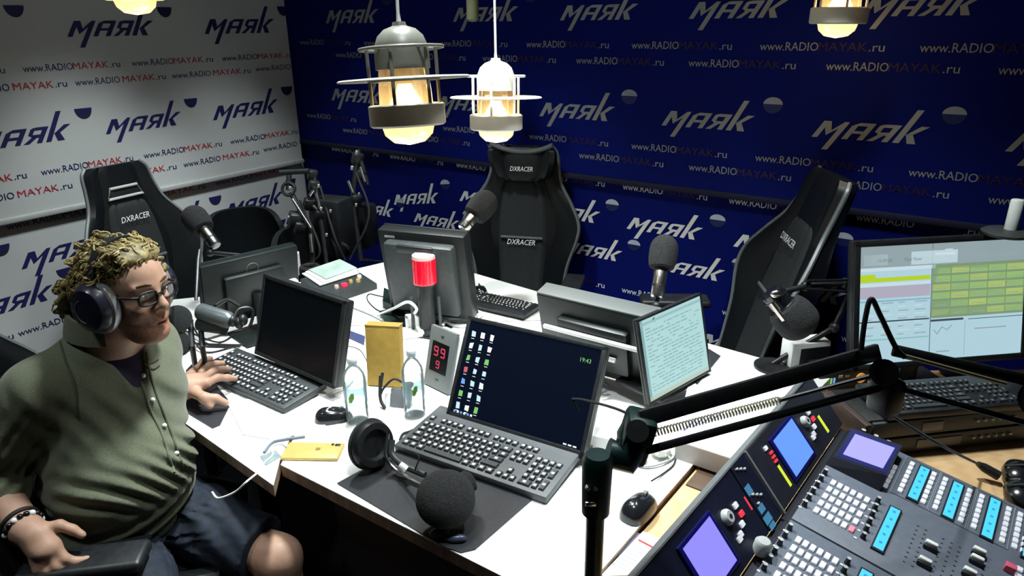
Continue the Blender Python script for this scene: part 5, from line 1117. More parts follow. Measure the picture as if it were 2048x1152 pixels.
# ---------------------------------------------------------------- the seated man: smooth solids blended into one skin, meshed by surface nets
class Field:
    def __init__(s, lo, hi, h):
        s.lo = np.array(lo, float); s.h = h; s.n = np.ceil((np.array(hi)-s.lo)/h).astype(int)+1
        s.A = np.full(s.n, 1.0, np.float32)
    def _reg(s, lo, hi, m):
        a = np.clip(np.floor((np.array(lo)-m-s.lo)/s.h).astype(int), 0, s.n); b = np.clip(np.ceil((np.array(hi)+m-s.lo)/s.h).astype(int)+1, 0, s.n)
        if (b <= a).any(): return None
        ax = [(s.lo[i]+s.h*np.arange(a[i], b[i])).astype(np.float32) for i in range(3)]
        return tuple(slice(a[i], b[i]) for i in range(3)), np.meshgrid(*ax, indexing='ij', sparse=True)
    def _mix(s, sl, d, k, sub=False):
        A = s.A[sl]
        if sub:
            d = -d; hh = np.clip(k-np.abs(A-d), 0, None)/k; s.A[sl] = np.maximum(A, d)+hh*hh*k*.25
        else:
            hh = np.clip(k-np.abs(A-d), 0, None)/k; s.A[sl] = np.minimum(A, d)-hh*hh*k*.25
    def cap(s, p, q, r0, r1=None, k=.02, sub=False):
        p = np.array(p, float); q = np.array(q, float); r1 = r0 if r1 is None else r1; R = max(r0, r1)
        g = s._reg(np.minimum(p, q)-R, np.maximum(p, q)+R, k+.03)
        if g is None: return
        sl, (X, Y, Z) = g; d = q-p; L = float(d@d)+1e-9
        t = np.clip(((X-p[0])*d[0]+(Y-p[1])*d[1]+(Z-p[2])*d[2])/L, 0, 1)
        s._mix(sl, np.sqrt((X-p[0]-t*d[0])**2+(Y-p[1]-t*d[1])**2+(Z-p[2]-t*d[2])**2)-(r0+(r1-r0)*t), k, sub)
    def chain(s, pts, rs, k=.02):
        for i in range(len(pts)-1): s.cap(pts[i], pts[i+1], rs[i], rs[i+1], k)
    def ell(s, c, r, R=None, k=.03, sub=False):
        c = np.array(c, float); R = np.eye(3) if R is None else R; m = max(r)
        g = s._reg(c-m, c+m, k+.03)
        if g is None: return
        sl, (X, Y, Z) = g; x, y, z = X-c[0], Y-c[1], Z-c[2]
        u = [R[0, i]*x+R[1, i]*y+R[2, i]*z for i in range(3)]
        k0 = np.sqrt(sum((u[i]/r[i])**2 for i in range(3)))+1e-6; k1 = np.sqrt(sum((u[i]/r[i]**2)**2 for i in range(3)))+1e-6
        s._mix(sl, k0*(k0-1)/k1, k, sub)
    def plane(s, p, n, k=.01):
        """keep only what lies on the side n points away from"""
        n = np.array(n, float); n /= np.linalg.norm(n); X, Y, Z = np.meshgrid(*[(s.lo[i]+s.h*np.arange(s.n[i])).astype(np.float32) for i in range(3)], indexing='ij', sparse=True)
        d = (X-p[0])*n[0]+(Y-p[1])*n[1]+(Z-p[2])*n[2]; s.A = np.maximum(s.A, d).astype(np.float32)
    def coords(s): return np.meshgrid(*[(s.lo[i]+s.h*np.arange(s.n[i])).astype(np.float32) for i in range(3)], indexing='ij', sparse=True)
    def mesh(s):
        A = s.A; S = A < 0; nx, ny, nz = S.shape
        cnt = np.zeros((nx-1, ny-1, nz-1), np.uint8)
        cs = [(i, j, k) for i in (0, 1) for j in (0, 1) for k in (0, 1)]
        for i, j, k in cs: cnt += S[i:nx-1+i, j:ny-1+j, k:nz-1+k]
        idx = np.argwhere((cnt > 0) & (cnt < 8)); N = len(idx)
        vid = np.full((nx-1, ny-1, nz-1), -1, np.int32); vid[tuple(idx.T)] = np.arange(N)
        val = {c: A[idx[:, 0]+c[0], idx[:, 1]+c[1], idx[:, 2]+c[2]] for c in cs}
        acc = np.zeros((N, 3)); num = np.zeros(N)
        for a in cs:
            for ax in range(3):
                if a[ax]: continue
                b = list(a); b[ax] = 1; va, vb = val[a], val[tuple(b)]; m = (va < 0) != (vb < 0)
                t = np.where(m, va/np.where(m, va-vb, 1), 0)
                p = np.array(a, float)[None].repeat(N, 0); p[:, ax] += t; acc[m] += p[m]; num[m] += 1
        V = (idx+acc/num[:, None])*s.h+s.lo
        F = []
        for ax in range(3):
            sl0 = [slice(None)]*3; sl1 = [slice(None)]*3; sl0[ax] = slice(0, -1); sl1[ax] = slice(1, None)
            a, b = S[tuple(sl0)], S[tuple(sl1)]; e = np.argwhere(a != b); o1, o2 = [i for i in range(3) if i != ax]
            e = e[(e[:, o1] > 0) & (e[:, o2] > 0) & (e[:, o1] < s.n[o1]-1) & (e[:, o2] < s.n[o2]-1)]
            def c(d1, d2): q = e.copy(); q[:, o1] += d1; q[:, o2] += d2; return vid[tuple(q.T)]
            Q = np.stack([c(-1, -1), c(0, -1), c(0, 0), c(-1, 0)], 1); fl_ = a[tuple(e.T)] ^ (ax == 1)
            Q[~fl_] = Q[~fl_][:, ::-1]; F.append(Q)
        return V, np.concatenate(F)
def net(name, V, F, mats, parent=None, idx=None):
    me = bpy.data.meshes.new(name); me.vertices.add(len(V)); me.vertices.foreach_set('co', V.astype(np.float32).ravel())
    me.loops.add(F.size); me.loops.foreach_set('vertex_index', F.astype(np.int32).ravel()); me.polygons.add(len(F))
    me.polygons.foreach_set('loop_start', np.arange(0, F.size, 4, dtype=np.int32)); me.polygons.foreach_set('loop_total', np.full(len(F), 4, np.int32))
    for m_ in mats: me.materials.append(m_)
    if idx is not None: me.polygons.foreach_set('material_index', idx.astype(np.int32))
    me.polygons.foreach_set('use_smooth', np.ones(len(F), bool)); me.update(calc_edges=True); me.validate()
    o = bpy.data.objects.new(name, me); COL.objects.link(o)
    if parent: o.parent = parent
    return o
def smoothv(V, F, n=2, lam=.5):
    for _ in range(n):
        acc = np.zeros_like(V); cnt = np.zeros(len(V))
        for a, b in ((0, 1), (1, 2), (2, 3), (3, 0)):
            for p, q in ((a, b), (b, a)): np.add.at(acc, F[:, p], V[F[:, q]]); np.add.at(cnt, F[:, p], 1)
        V = V + lam*(acc/np.maximum(cnt, 1)[:, None]-V)
    return V
def rotz(a): c, s = math.cos(a), math.sin(a); return np.array([[c, -s, 0], [s, c, 0], [0, 0, 1.0]])
def roty(a): c, s = math.cos(a), math.sin(a); return np.array([[c, 0, s], [0, 1, 0], [-s, 0, c]])
def rotx(a): c, s = math.cos(a), math.sin(a); return np.array([[1, 0, 0], [0, c, -s], [0, s, c]])
ROOT = np.array([-1.05, 1.56, 0.0])
HC = np.array([-.922, 1.577, 1.208]); HR = rotz(math.radians(-22)) @ roty(math.radians(3)); HS = .87     # head frame: x ahead, y to his left, z up
def hp(x, y, z): return HC + HR @ (np.array([x, y, z])*HS)
NECK = np.array([-1.035, 1.610, 1.050]); RSH = np.array([-1.130, 1.478, .997]); LSH = np.array([-1.01, 1.765, .985])
RELB = np.array([-1.275, 1.415, .80]); RWR = np.array([-1.112, 1.300, .738]); LELB = np.array([-1.19, 1.86, .80]); LWR = np.array([-.995, 1.822, .802])
PELV = np.array([-1.07, 1.56, .56]); LHIP = np.array([-1.03, 1.645, .56]); RHIP = np.array([-1.06, 1.475, .555])
LKN = np.array([-.620, 1.470, .500]); RKN = np.array([-.80, 1.185, .51]); LANK = np.array([-.60, 1.45, .09]); RANK = np.array([-.82, 1.15, .09])
CH_R = rotz(math.radians(-23)); PE_R = rotz(math.radians(-15))
class Scaled:
    def __init__(s, f): s.f = f
    def ell(s, c, r, R=None, k=.03, sub=False): s.f.ell(c, tuple(x*HS for x in r), R, k*HS, sub)
    def cap(s, p, q, r0, r1=None, k=.02, sub=False): s.f.cap(p, q, r0*HS, None if r1 is None else r1*HS, k*HS, sub)
    def chain(s, pts, rs, k=.02): s.f.chain(pts, [r*HS for r in rs], k*HS)
def body_field(h):
    f = Field((-1.42, 1.0, .0), (-.42, 2.06, 1.36), h)
    # trunk, a little inside the shirt
    f.ell((-1.04, 1.61, .90), (.115, .170, .17), CH_R, .05); f.ell((-1.03, 1.545, .735), (.150, .155, .16), CH_R, .06); f.ell(PELV, (.13, .165, .11), PE_R, .06)
    f.cap(RSH, NECK, .050, .060, .05); f.cap(LSH, NECK, .050, .060, .05)
    f.cap(NECK, hp(-.02, 0, -.05), .064, .056, .04)
    # arms
    f.chain([RSH, RELB, RWR], [.052, .043, .030], .03); f.chain([RELB*.45+RWR*.55, RWR], [.040, .029], .02)
    f.chain([LSH, LELB, LWR], [.052, .043, .029], .03); f.chain([LELB*.4+LWR*.6, LWR], [.040, .029], .02)
    # legs
    f.chain([LHIP, LKN, LANK], [.080, .052, .040], .04); f.chain([RHIP, RKN, RANK], [.090, .060, .040], .04)
    for K, A in ((LKN, LANK), (RKN, RANK)): f.ell(K*.68+A*.32+np.array([-.025, .01, 0]), (.052, .052, .12), None, .04)
    for A, d in ((LANK, (.9, -.4)), (RANK, (.75, -.65))): dd = np.array([d[0], d[1], 0]); f.chain([A, A+dd*.06+[0, 0, -.035], A+dd*.15+[0, 0, -.058]], [.042, .040, .028], .03)
    # --- head
    g_ = f; f = Scaled(g_)
    f.ell(hp(-.008, 0, .045), (.104, .079, .094), HR, .02); f.ell(hp(.036, 0, .048), (.062, .066, .070), HR, .03)
    f.ell(hp(.044, 0, -.030), (.056, .060, .085), HR, .03)
    for s in (-1, 1):
        f.cap(hp(.0, s*.056, -.045), hp(.070, s*.022, -.094), .024, .020, .03); f.ell(hp(.066, s*.038, -.026), (.028, .026, .030), HR, .02)
        f.ell(hp(.100, s*.034, .022), (.014, .019, .012), HR, .014, True); f.ell(hp(.085, s*.033, .021), (.0135, .017, .0125), HR, .004)
        f.cap(hp(.094, s*.012, .043), hp(.084, s*.050, .043), .0095, .008, .014)
        f.cap(hp(.0875, s*.020, .0285), hp(.084, s*.046, .0275), .0042, .004, .004)
        f.ell(hp(.106, s*.0135, -.021), (.013, .009, .010), HR, .010)
        f.ell(hp(-.008, s*.081, -.002), (.020, .010, .032), HR, .01)
        f.cap(hp(.086, s*.020, -.030), hp(.082, s*.036, -.058), .005, .004, .012)
    f.ell(hp(.080, 0, -.100), (.024, .028, .020), HR, .025); f.ell(hp(.045, 0, -.112), (.045, .048, .026), HR, .03)
    f.cap(hp(.096, 0, .036), hp(.122, 0, -.010), .0085, .0120, .014); f.ell(hp(.122, 0, -.014), (.012, .0125, .011), HR, .008)
    f.ell(hp(.092, 0, -.052), (.020, .032, .018), HR, .018)
    f.chain([hp(.090, -.029, -.0585), hp(.106, -.010, -.0565), hp(.109, 0, -.0580), hp(.106, .010, -.0565), hp(.090, .029, -.0585)], [.004, .0062, .006, .0062, .004], .006)
    f.chain([hp(.091, -.026, -.062), hp(.105, 0, -.0745), hp(.091, .026, -.062)], [.004, .0075, .004], .006)
    f.ell(hp(.110, 0, -.0650), (.014, .018, .0032), HR, .003, True)
    for s in (-1, 1): f.ell(hp(.118, s*.006, -.0245), (.005, .0038, .004), HR, .003, True)
    f = g_
    # --- his right hand, closed loosely round the rear end of the armrest pad
    def fing(pts, r0, r1): f.chain(pts, [r0+(r1-r0)*i/(len(pts)-1) for i in range(len(pts))], .006)
    P = RWR; v = lambda x, y, z: np.array([x, y, z])
    f.chain([P, P+v(.030, -.010, -.012), P+v(.058, -.020, -.030)], [.028, .028, .024], .02); f.ell(P+v(.045, -.028, -.030), (.034, .028, .022), rotz(-.4), .02)
    fing([P+v(.035, .002, .000), P+v(.070, .010, .004), P+v(.096, .012, -.010), P+v(.116, .010, -.024)], .0150, .0095)          # thumb on top of the pad
    fing([P+v(.075, -.022, -.034), P+v(.092, -.030, -.056), P+v(.112, -.024, -.070), P+v(.130, -.014, -.072)], .0125, .0090)      # index
    fing([P+v(.064, -.036, -.040), P+v(.078, -.044, -.066), P+v(.098, -.036, -.082), P+v(.117, -.024, -.084)], .0125, .0090)
    fing([P+v(.050, -.044, -.044), P+v(.060, -.052, -.070), P+v(.080, -.044, -.088), P+v(.098, -.034, -.091)], .0115, .0085)
    fing([P+v(.034, -.046, -.044), P+v(.042, -.054, -.066), P+v(.058, -.049, -.082), P+v(.073, -.041, -.086)], .0105, .0078)
    # --- his left hand, spread over the keyboard's near end
    P = LWR; t1 = at(470, 757, .792); t2 = at(459, 738, .795); t3 = at(446, 726, .792); t0 = at(452, 806, .775); kn = lambda x, y, z: np.array(at(x, y, z))
    K1, K2, K3, K4 = kn(413, 766, .815), kn(410, 754, .818), kn(403, 745, .812), kn(394, 738, .804)
    f.chain([P, (P*.5+K2*.5)+[0, 0, -.004], K2*.85+P*.15], [.029, .030, .021], .02); f.chain([P, K1], [.026, .016], .02); f.chain([P, K4], [.025, .014], .02)
    for K, T, r in ((K1, np.array(t1), .0118), (K2, np.array(t2), .0118), (K3, np.array(t3), .011), (K4, kn(425, 716, .79), .0098)):
        m1 = K*.60+T*.40+[0, 0, .012]; m2 = K*.25+T*.75+[0, 0, .006]; f.chain([K, m1, m2, T], [r*1.08, r, r*.92, r*.78], .006)
    T0 = kn(408, 795, .800); f.chain([P*.55+K1*.45+[0, 0, -.006], T0, kn(432, 797, .792), np.array(t0)], [.019, .0145, .0125, .0095], .008)
    f.chain([T0+[0, 0, -.004], kn(420, 812, .777)], [.013, .011], .01)
    return f
SKIN = mat('skin', (.44, .265, .19), .5, noise=.10, nscale=35, bump=.10, spec=.4); STUB = mat('reddish_stubble', (.36, .185, .125), .7, noise=.35, nscale=300, bump=.3); LIP = mat('lips', (.40, .17, .14), .45, noise=.1)
man = thing('person', 'man in an olive shirt with headphones and glasses, seated with one hand at the keyboard', 'person', tuple(ROOT))
def adopt(o):
    o.parent = man; o.matrix_parent_inverse = Matrix.Translation(-Vector(ROOT)); return o
bf = body_field(.0042); V, F = bf.mesh(); V = smoothv(V, F, 2, .4)
C = V[F].mean(1); L = (C-HC) @ HR/HS
mid = np.zeros(len(F), int)
near = np.linalg.norm(L, axis=1) < .19
jaw = near & (L[:, 2] < -.034-.010*np.sin(L[:, 1]*90)) & (L[:, 0] > .018) & (L[:, 2] > -.128)
jaw &= ~((np.abs(L[:, 1]) > .028) & (L[:, 2] > -.058) & (L[:, 0] > .05)) | (L[:, 2] < -.07)
mid[jaw] = 1
lip = near & (L[:, 0] > .092) & (np.abs(L[:, 1]) < .027-.0*L[:, 2]) & (L[:, 2] < -.0515+.0*L[:, 1]) & (L[:, 2] > -.0800) & (((L[:, 2]+.0655)/.0135)**2+(L[:, 1]/.027)**2 < 1)
mid[lip] = 2
adopt(net('body', V, F, [SKIN, STUB, LIP], None, mid))
# shirt
SHIRT = mat('olive_shirt_cotton', (.118, .132, .088), .85, noise=.16, nscale=260, bump=.25, sheen=.15, spec=.25)
f = Field((-1.46, 1.18, .44), (-.70, 2.06, 1.13), .0055)
f.ell((-1.04, 1.61, .90), (.140, .198, .19), CH_R, .05); f.ell((-1.02, 1.535, .735), (.178, .180, .165), CH_R, .07); f.ell((-1.05, 1.545, .60), (.160, .185, .085), PE_R, .06)
f.cap(RSH, NECK+[0, 0, -.01], .070, .070, .05); f.cap(LSH, NECK+[0, 0, -.01], .070, .070, .05)
RC = RELB*.62+RWR*.38; f.chain([RSH, RSH*.5+RELB*.5+[-.01, -.005, 0], RELB, RC], [.076, .074, .070, .056], .035)
f.chain([RC+(RELB-RC)*.30, RC], [.062, .062], .008)
LC = LELB*.5+LWR*.5; f.chain([LSH, LELB, LC], [.072, .066, .052], .035); f.chain([LC+(LELB-LC)*.3, LC], [.056, .056], .008)
X, Y, Z = f.coords()
# folds: creases that fan from the belly to the placket, rings at the elbow, drapes from the shoulder
cx, cy = X+1.02, Y-1.54; fw_ = cx*.92+cy*-.39; lat = cx*.39+cy*.92
w1 = np.exp(-((Z-.76)/.055)**2)*np.clip((fw_+.05)/.12, 0, 1); fold = .010*w1*np.sin((Z*1.0+lat*.42+.10*np.sin(lat*9))*120)
w2 = np.exp(-((Z-.64)/.05)**2)*np.clip((fw_+.04)/.12, 0, 1); fold = fold + .008*w2*np.sin((Z-lat*.30)*135+1)
w3 = np.exp(-((Z-.92)/.07)**2); fold = fold + .004*w3*np.sin((lat*1.0+fw_*.8+Z*.8)*85)
dr = np.sqrt((X-RELB[0]-.03)**2+(Y-RELB[1])**2+(Z-RELB[2]-.03)**2); fold = fold + .0075*np.exp(-(dr/.13)**2)*np.sin((X*.8-Z*.9+Y*.5)*150+2*np.sin(Y*40))
ds = np.sqrt((X-RSH[0])**2+(Y-RSH[1]+.05)**2+(Z-RSH[2]+.07)**2); fold = fold + .006*np.exp(-(ds/.09)**2)*np.sin((X*1.0+Z*.55)*105)
f.A = (f.A + fold).astype(np.float32)
f.cap(hp(-.02, 0, -.05)+[0, 0, .05], NECK+[.03, -.012, .005], .064, .070, .012, True)                  # neck opening
f.cap(NECK+[.045, -.02, .03], (-.905, 1.535, .955), .050, .012, .012, True)                          # open front at the throat
V, F = f.mesh(); V = smoothv(V, F, 3, .45); shirt = adopt(net('shirt', V, F, [SHIRT]))
# collar, placket, pocket and buttons follow the shirt's surface
from mathutils.bvhtree import BVHTree
bvh = BVHTree.FromPolygons([tuple(v) for v in V], [tuple(q) for q in F])
def onshirt(x, y, lift=.0):
    """the shirt's outer surface straight in from the front right of his chest"""
    o_ = CAM + ray(x, y)*.8; hit = bvh.ray_cast(o_, ray(x, y).normalized())
    return None if hit[0] is None else hit[0]+hit[1]*lift
def strip_on(name, pts, wd, th, mt, n=6):
    P_ = [p for p in (onshirt(x, y, .0015) for x, y in spline2(pts, n)) if p is not None]
    mb = MB().m(mt)
    for off in (0,): mb.tube(P_, th, 6)
    o = mb.build(name); adopt(o); o.parent = shirt; o.matrix_parent_inverse = shirt.matrix_world.inverted(); return o
def spline2(pts, n): return [(p.x, p.y) for p in spline([Vector((a, b, 0)) for a, b in pts], n)]
bpy.context.view_layer.update()
SEAM = mat('olive_shirt_seam', (.075, .084, .055), .85, noise=.1)
strip_on('placket_edge', [(268, 700), (276, 740), (290, 790), (305, 830), (322, 865), (335, 905), (348, 945)], .02, .0035, SHIRT, 8)
strip_on('placket_edge', [(292, 705), (300, 745), (312, 790), (326, 825), (340, 862), (354, 900), (366, 935)], .02, .0028, SEAM, 8)
strip_on('shoulder_seam', [(118, 672), (130, 720), (148, 770), (152, 830)], .02, .0028, SEAM, 8)
strip_on('pocket_seam', [(288, 728), (304, 738), (318, 730)], .02, .0025, SEAM); strip_on('pocket_seam', [(286, 720), (300, 726), (316, 718)], .02, .002, SEAM)
for x, y in ((303, 800), (327, 852), (352, 905), (288, 752)):
    p = onshirt(x, y, .004)
    if p: mb = MB().m(WTEXT); mb.ell(p, (.0058, .0058, .0058), n=12, m=8); o = mb.build('button'); adopt(o); o.parent = shirt; o.matrix_parent_inverse = shirt.matrix_world.inverted()
mb = MB().m(SHIRT); N0 = Vector(NECK)
ring = []
for k in range(22):
    a = math.radians(-23) + math.radians(38) + math.radians(284)*k/21; hgt = .040+.012*math.cos((k/21-.5)*PI); r_ = .068
    ring.append((Vector((r_*math.cos(a), r_*math.sin(a), .076-.030*abs(k/21-.5)*2)), hgt))
vs = []; fs = []
for p, hgt in ring:
    o1 = N0+Vector((.018, -.008, .0))+p; up_ = Vector((-p.x*.18, -p.y*.18, 1)).normalized(); out = Vector((p.x, p.y, 0)).normalized()
    vs += [o1-up_*.012, o1+up_*hgt, o1+up_*hgt+out*.008, o1+out*.022-up_*.006, o1+out*.014-up_*.010]
for k in range(len(ring)-1):
    for j in range(5): j2 = (j+1) % 5; fs.append((k*5+j, (k+1)*5+j, (k+1)*5+j2, k*5+j2))
fs += [(0, 1, 2, 3, 4), tuple(len(vs)-5+j for j in range(5))[::-1]]
mb.add(vs, fs); o = mb.build('collar', ang=1.2); adopt(o); o.parent = shirt; o.matrix_parent_inverse = shirt.matrix_world.inverted()
# dark undershirt in the open front
mb = MB().m(mat('dark_violet_cotton', (.022, .018, .05), .85, noise=.1)); 
f2 = Field((-1.30, 1.38, .70), (-.80, 1.86, 1.12), .007); f2.ell((-1.035, 1.605, .93), (.119, .160, .150), CH_R, .02); f2.cap((-1.035, 1.605, .95), NECK+[0, 0, -.01], .06, .062, .05); V2, F2 = f2.mesh(); adopt(net('undershirt', smoothv(V2, F2, 2), F2, [mb.mats[0]]))
# denim shorts
DENIM = mat('dark_blue_denim', (.008, .014, .026), .8, noise=.45, nscale=45, bump=.3)
f = Field((-1.30, 1.08, .36), (-.56, 1.84, .72), .0055)
f.ell(PELV+[0, 0, -.01], (.155, .185, .105), PE_R, .05); LM = LHIP*.20+LKN*.80; RM_ = RHIP*.20+RKN*.80
f.chain([LHIP, LHIP*.5+LKN*.5, LM+(LKN-LHIP)*.05], [.108, .094, .086], .04); f.chain([RHIP, RHIP*.5+RKN*.5, RM_], [.108, .096, .088], .04)
X, Y, Z = f.coords(); dq = np.sqrt((X+.93)**2+(Y-1.47)**2+(Z-.60)**2)
f.A = (f.A + .007*np.exp(-(dq/.12)**2)*np.sin((X*.9+Y*1.2+.08*np.sin(Z*60))*95) + .003*np.sin((X+Y*.5+Z)*70)).astype(np.float32)
dl = (LKN-LHIP)/np.linalg.norm(LKN-LHIP); drr = (RKN-RHIP)/np.linalg.norm(RKN-RHIP)
Xf = (X-LM[0])*dl[0]+(Y-LM[1])*dl[1]+(Z-LM[2])*dl[2]
def seg_d(p, q): d = q-p; t = np.clip(((X-p[0])*d[0]+(Y-p[1])*d[1])/(d[0]**2+d[1]**2), 0, 1.3); return (X-p[0]-t*d[0])**2+(Y-p[1]-t*d[1])**2
Xg = (X-RM_[0])*drr[0]+(Y-RM_[1])*drr[1]+(Z-RM_[2])*drr[2]; f.A = np.where(seg_d(LHIP, LKN) < seg_d(RHIP, RKN), np.maximum(f.A, Xf-.035), np.maximum(f.A, Xg-.03)).astype(np.float32)
V, F = f.mesh(); shorts = adopt(net('denim_shorts', smoothv(V, F, 2, .45), F, [DENIM]))
# shoes
SHOE = mat('dark_shoe', (.02, .02, .022), .5, noise=.2)
for A, d in ((LANK, (.9, -.4)), (RANK, (.75, -.65))):
    dd = np.array([d[0], d[1], 0]); f = Field(A-.2, A+.28, .007); f.chain([A+dd*-.03+[0, 0, -.045], A+dd*.08+[0, 0, -.045], A+dd*.19+[0, 0, -.052]], [.045, .044, .034], .03); f.cap(A+[0, 0, -.03], A+[0, 0, .01], .05, .05, .02); f.plane((0, 0, .004), (0, 0, -1)); V, F = f.mesh(); adopt(net('shoe', smoothv(V, F, 2), F, [SHOE]))
# hair: a swept mass with curls
HAIR = mat('dark_blond_hair', (.17, .135, .052), .6, noise=.85, nscale=75, bump=.8); rnd = random.Random(12); nr = np.random.RandomState(4)
g_ = Field(HC-.19, HC+.21, .0032); f = Scaled(g_)
f.ell(hp(-.022, 0, .058), (.104, .084, .089), HR, .02); f.ell(hp(-.092, 0, .005), (.072, .090, .098), HR, .03)
f.ell(hp(.016, 0, .112), (.066, .060, .028), HR, .03)
f.ell(hp(.115, 0, .030), (.085, .09, .078), HR, .012, True); f.ell(hp(.085, 0, -.05), (.09, .12, .09), HR, .01, True)
for s in (-1, 1): f.ell(hp(.085, s*.07, .075), (.035, .03, .028), HR, .01, True)
for k in range(150):
    th = rnd.uniform(-PI, PI); ph = rnd.uniform(-.35, 1.5); 
    c = np.array([-.022+.107*math.cos(th)*math.cos(ph), .089*math.sin(th)*math.cos(ph), .058+.090*math.sin(ph)])
    if c[0] > .055 and c[2] < .105: continue
    if c[0] > .034 and c[2] < .03: continue
    if c[2] < -.01 and c[0] > .0: continue
    r_ = rnd.uniform(.006, .011); tz = nr.normal(size=3)*.0085; tz[0] -= .010; tz[2] -= .004
    a = hp(*c); f.chain([a, a+HR @ tz, a+HR @ (tz*1.7+nr.normal(size=3)*.005)], [r_, r_*.95, r_*.8], .004)
for k in range(90):
    y = rnd.uniform(-.085, .085); z = rnd.uniform(-.085, .03); a = hp(-.138-rnd.uniform(0, .028), y, z); f.chain([a, a+HR @ np.array([-.012, rnd.uniform(-.01, .01), -.018]), a+HR @ np.array([-.024, rnd.uniform(-.012, .012), -.022])], [.012, .011, .008], .005)
for k in range(26):
    y = -.06+.12*k/25; a = hp(.062+.010*math.cos(y*25), y, .112+.008*math.sin(k*2.1)); f.chain([a, a+HR @ np.array([-.022, rnd.uniform(-.006, .006), .016]), a+HR @ np.array([-.055, rnd.uniform(-.01, .01), .022])], [.006, .009, .007], .006)
V, F = g_.mesh(); V = smoothv(V, F, 2, .4); hr_ = adopt(net('hair', V, F, [HAIR]))
# loose wavy locks over the mass of hair
hv = BVHTree.FromPolygons([tuple(v) for v in V], [tuple(q) for q in F]); mb = MB().m(mat('blond_lock_hair', (.30, .24, .10), .5, noise=.6, nscale=120)); cc = Vector(hp(-.03, 0, .045)); HRm = Matrix(HR.tolist())
for k in range(620):
    th = rnd.uniform(-PI, PI); ph = math.asin(rnd.uniform(-.55, 1)); d = HRm @ Vector((math.cos(th)*math.cos(ph), math.sin(th)*math.cos(ph), math.sin(ph)))
    hit = hv.ray_cast(cc+d*.3, -d)
    if hit[0] is None or (hit[0]-cc).length > .17: continue
    p, n_ = hit[0].copy(), hit[1].copy(); fl_d = HRm @ Vector((-1, .25*math.sin(th), -.55-.4*rnd.random())); t_ = (fl_d-n_*fl_d.dot(n_)).normalized(); s_ = n_.cross(t_); L_ = rnd.uniform(.022, .045); ph0 = rnd.uniform(0, 6.3); am = rnd.uniform(.002, .0045); pts = []
    for q in range(9):
        u = q/8; pp = p + t_*L_*u + s_*am*math.sin(ph0+u*7.5) ; h2 = hv.find_nearest(pp)
        if h2[0] is not None: pp = h2[0]+h2[1]*(.0015+am*.8*(1+math.cos(ph0+u*7.5))*.6)
        pts.append(pp)
    r_ = rnd.uniform(.0012, .0024); mb.tube(pts, [r_*.7]+[r_]*6+[r_*.7, r_*.3], 5)
o = mb.build('loose_locks'); adopt(o); o.parent = hr_; o.matrix_parent_inverse = hr_.matrix_world.inverted(); o['kind'] = 'stuff'
# eyes, brows
EYEW = mat('eye_white', (.62, .60, .56), .25, noise=.03); IRIS = mat('grey_blue_iris', (.06, .075, .085), .2, noise=.1)
for s in (-1, 1):
    c = hp(.0905, s*.033, .0205); mb = MB().m(EYEW); mb.ell(tuple(c), (.009*HS, .0125*HS, .0066*HS), Matrix(HR.tolist()), 20, 12); mb.m(IRIS); mb.ell(tuple(hp(.0978, s*.0325, .0200)), (.0020, .0046, .0046), Matrix(HR.tolist()), 16, 8); adopt(mb.build('eye'))
    mb = MB().m(mat('brown_brow', (.10, .065, .03), .8, noise=.4, nscale=300, bump=.5)); mb.tube([tuple(hp(*p)) for p in ((.1045, s*.014, .0475), (.1010, s*.030, .0535), (.0925, s*.047, .0515), (.084, s*.054, .046))], [.0022, .0030, .0026, .0014], 8); adopt(mb.build('eyebrow'))
# glasses
gl = thing('glasses', 'dark-rimmed glasses on the seated man\'s face', 'glasses', tuple(hp(.112, 0, .02)))
Gi = Vector(hp(.112, 0, .02)); RIM = mat('dark_horn_rim', (.012, .010, .009), .55, noise=.2, spec=.3); LENS = thin_glass('spectacle_lens', (.97, .98, .98), edge=.18)
for s in (-1, 1):
    mb = MB().m(RIM); pts = []
    for k in range(28):
        a = 2*PI*k/28; cx_, sx_ = math.cos(a), math.sin(a); y = s*(.034+.0255*abs(cx_)**.7*(1 if cx_ > 0 else -1)); z = .0165+.0185*abs(sx_)**.7*(1 if sx_ > 0 else -1); pts.append(Vector(hp(.1135-.22*max(0, abs(y)-.02), y, z))-Gi)
    mb.tube(pts, .0030, 7, closed=True); mb.build('lens_rim', gl)
    mb = MB().m(LENS); mb.add(pts, [tuple(range(28))]); mb.build('lens', gl)
    mb = MB().m(RIM); mb.tube([Vector(hp(*p))-Gi for p in ((.1035, s*.060, .026), (.098, s*.073, .028), (.04, s*.083, .022), (.0, s*.088, .014))], .0034, 7); mb.build('temple', gl)
mb = MB().m(RIM); mb.tube([Vector(hp(*p))-Gi for p in ((.1155, -.011, .022), (.120, 0, .025), (.1155, .011, .022))], .0022, 7); mb.build('bridge', gl)
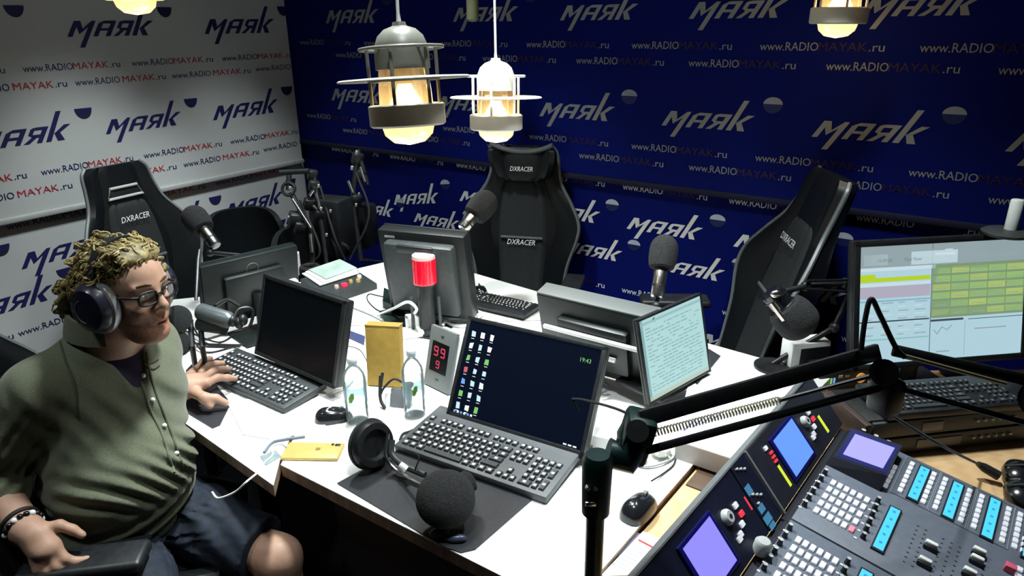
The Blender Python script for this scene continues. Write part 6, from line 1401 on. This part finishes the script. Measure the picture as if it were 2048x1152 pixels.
# headphones on his head
wh = thing('headphones', 'large dark headphones with grey rims worn by the seated man', 'headphones', tuple(hp(0, 0, .15)))
Wi = Vector(hp(0, 0, .15)); NAVYP = mat('navy_black_plastic', (.012, .013, .024), .3, coat=.2, noise=.2)
for s in (-1, 1):
    c = Vector(hp(-.008, s*.102, -.006)); ax = Vector(HR @ np.array([.10, s*1.0, .02])).normalized(); T = Matrix.Translation(-Wi) @ frame_from(c, c+ax, Vector((0, 0, 1)))
    def part(name, prof, mt, sc=(1, 1.22), n=40, par=wh):
        m2 = MB().m(mt); m2.lathe(prof, n=n); mb = MB().m(mt); mb.add([Vector((v[0]*sc[0]*1.2, v[1]*sc[1]*1.12, v[2]*1.15)) for v in m2.V], m2.F, T); return mb.build(name, par)
    cup_ = part('ear_cup', [(0, .026), (.020, .027), (.036, .022), (.043, .010), (.044, -.006), (.036, -.012), (0, -.012)], NAVYP)
    part('ear_pad', [(.026, -.010), (.040, -.010), (.047, -.018), (.046, -.028), (.036, -.034), (.026, -.030)], RUBBER, par=cup_)
    part('grey_rim', [(.044, .004), (.048, .001), (.0495, -.006), (.0485, -.013), (.044, -.014)], mat('rim_grey', (.26, .27, .29), .35, .4, noise=.1), par=cup_)
    m2 = MB().m(MGREY); m2.tube([(.024*math.cos(a), .0275*math.sin(a), .0312) for a in [PI*.6+PI*.9*k/14 for k in range(15)]], .0012, 6); mb = MB().m(MGREY); mb.add(m2.V, m2.F, T); mb.build('cup_line', cup_)
arc = [Vector(hp(-.012, .104*math.sin(a), .030+.130*math.cos(a)))-Wi for a in [-1.45+2.9*k/24 for k in range(25)]]
vs = []; fs = []
for k, p in enumerate(arc):
    out = (p+Wi-Vector(hp(-.012, 0, .03))).normalized(); fwd = Vector(HR @ np.array([1.0, 0, 0]))
    vs += [p+fwd*.012-out*.003, p+fwd*.012+out*.003, p-fwd*.012+out*.003, p-fwd*.012-out*.003]
for k in range(24):
    for j in range(4): j2 = (j+1) % 4; fs.append((k*4+j, k*4+j2, (k+1)*4+j2, (k+1)*4+j))
fs += [(3, 2, 1, 0), (96, 97, 98, 99)]
mb = MB().m(BLACK); mb.add(vs, fs); mb.build('headband', wh)
# beaded bracelet and watch at his right wrist
br = thing('bracelet', 'black and white beaded bracelet on the seated man\'s wrist by the armrest', 'bracelet', tuple(RWR))
d_ = Vector(RWR-RELB).normalized(); x_ = d_.orthogonal().normalized(); y_ = d_.cross(x_)
for k in range(18):
    a = 2*PI*k/18; mb = MB().m(WTEXT if k % 3 == 1 else BLACKG); mb.ell((x_*math.cos(a)+y_*math.sin(a))*.0375-d_*.012, .0072, n=12, m=8); mb.build('bead', br)
mb = MB().m(RUBBER); mb.tube([(x_*math.cos(a)+y_*math.sin(a))*.0365-d_*.030 for a in [2*PI*k/28 for k in range(28)]], .006, 8, closed=True); mb.build('black_band', br)
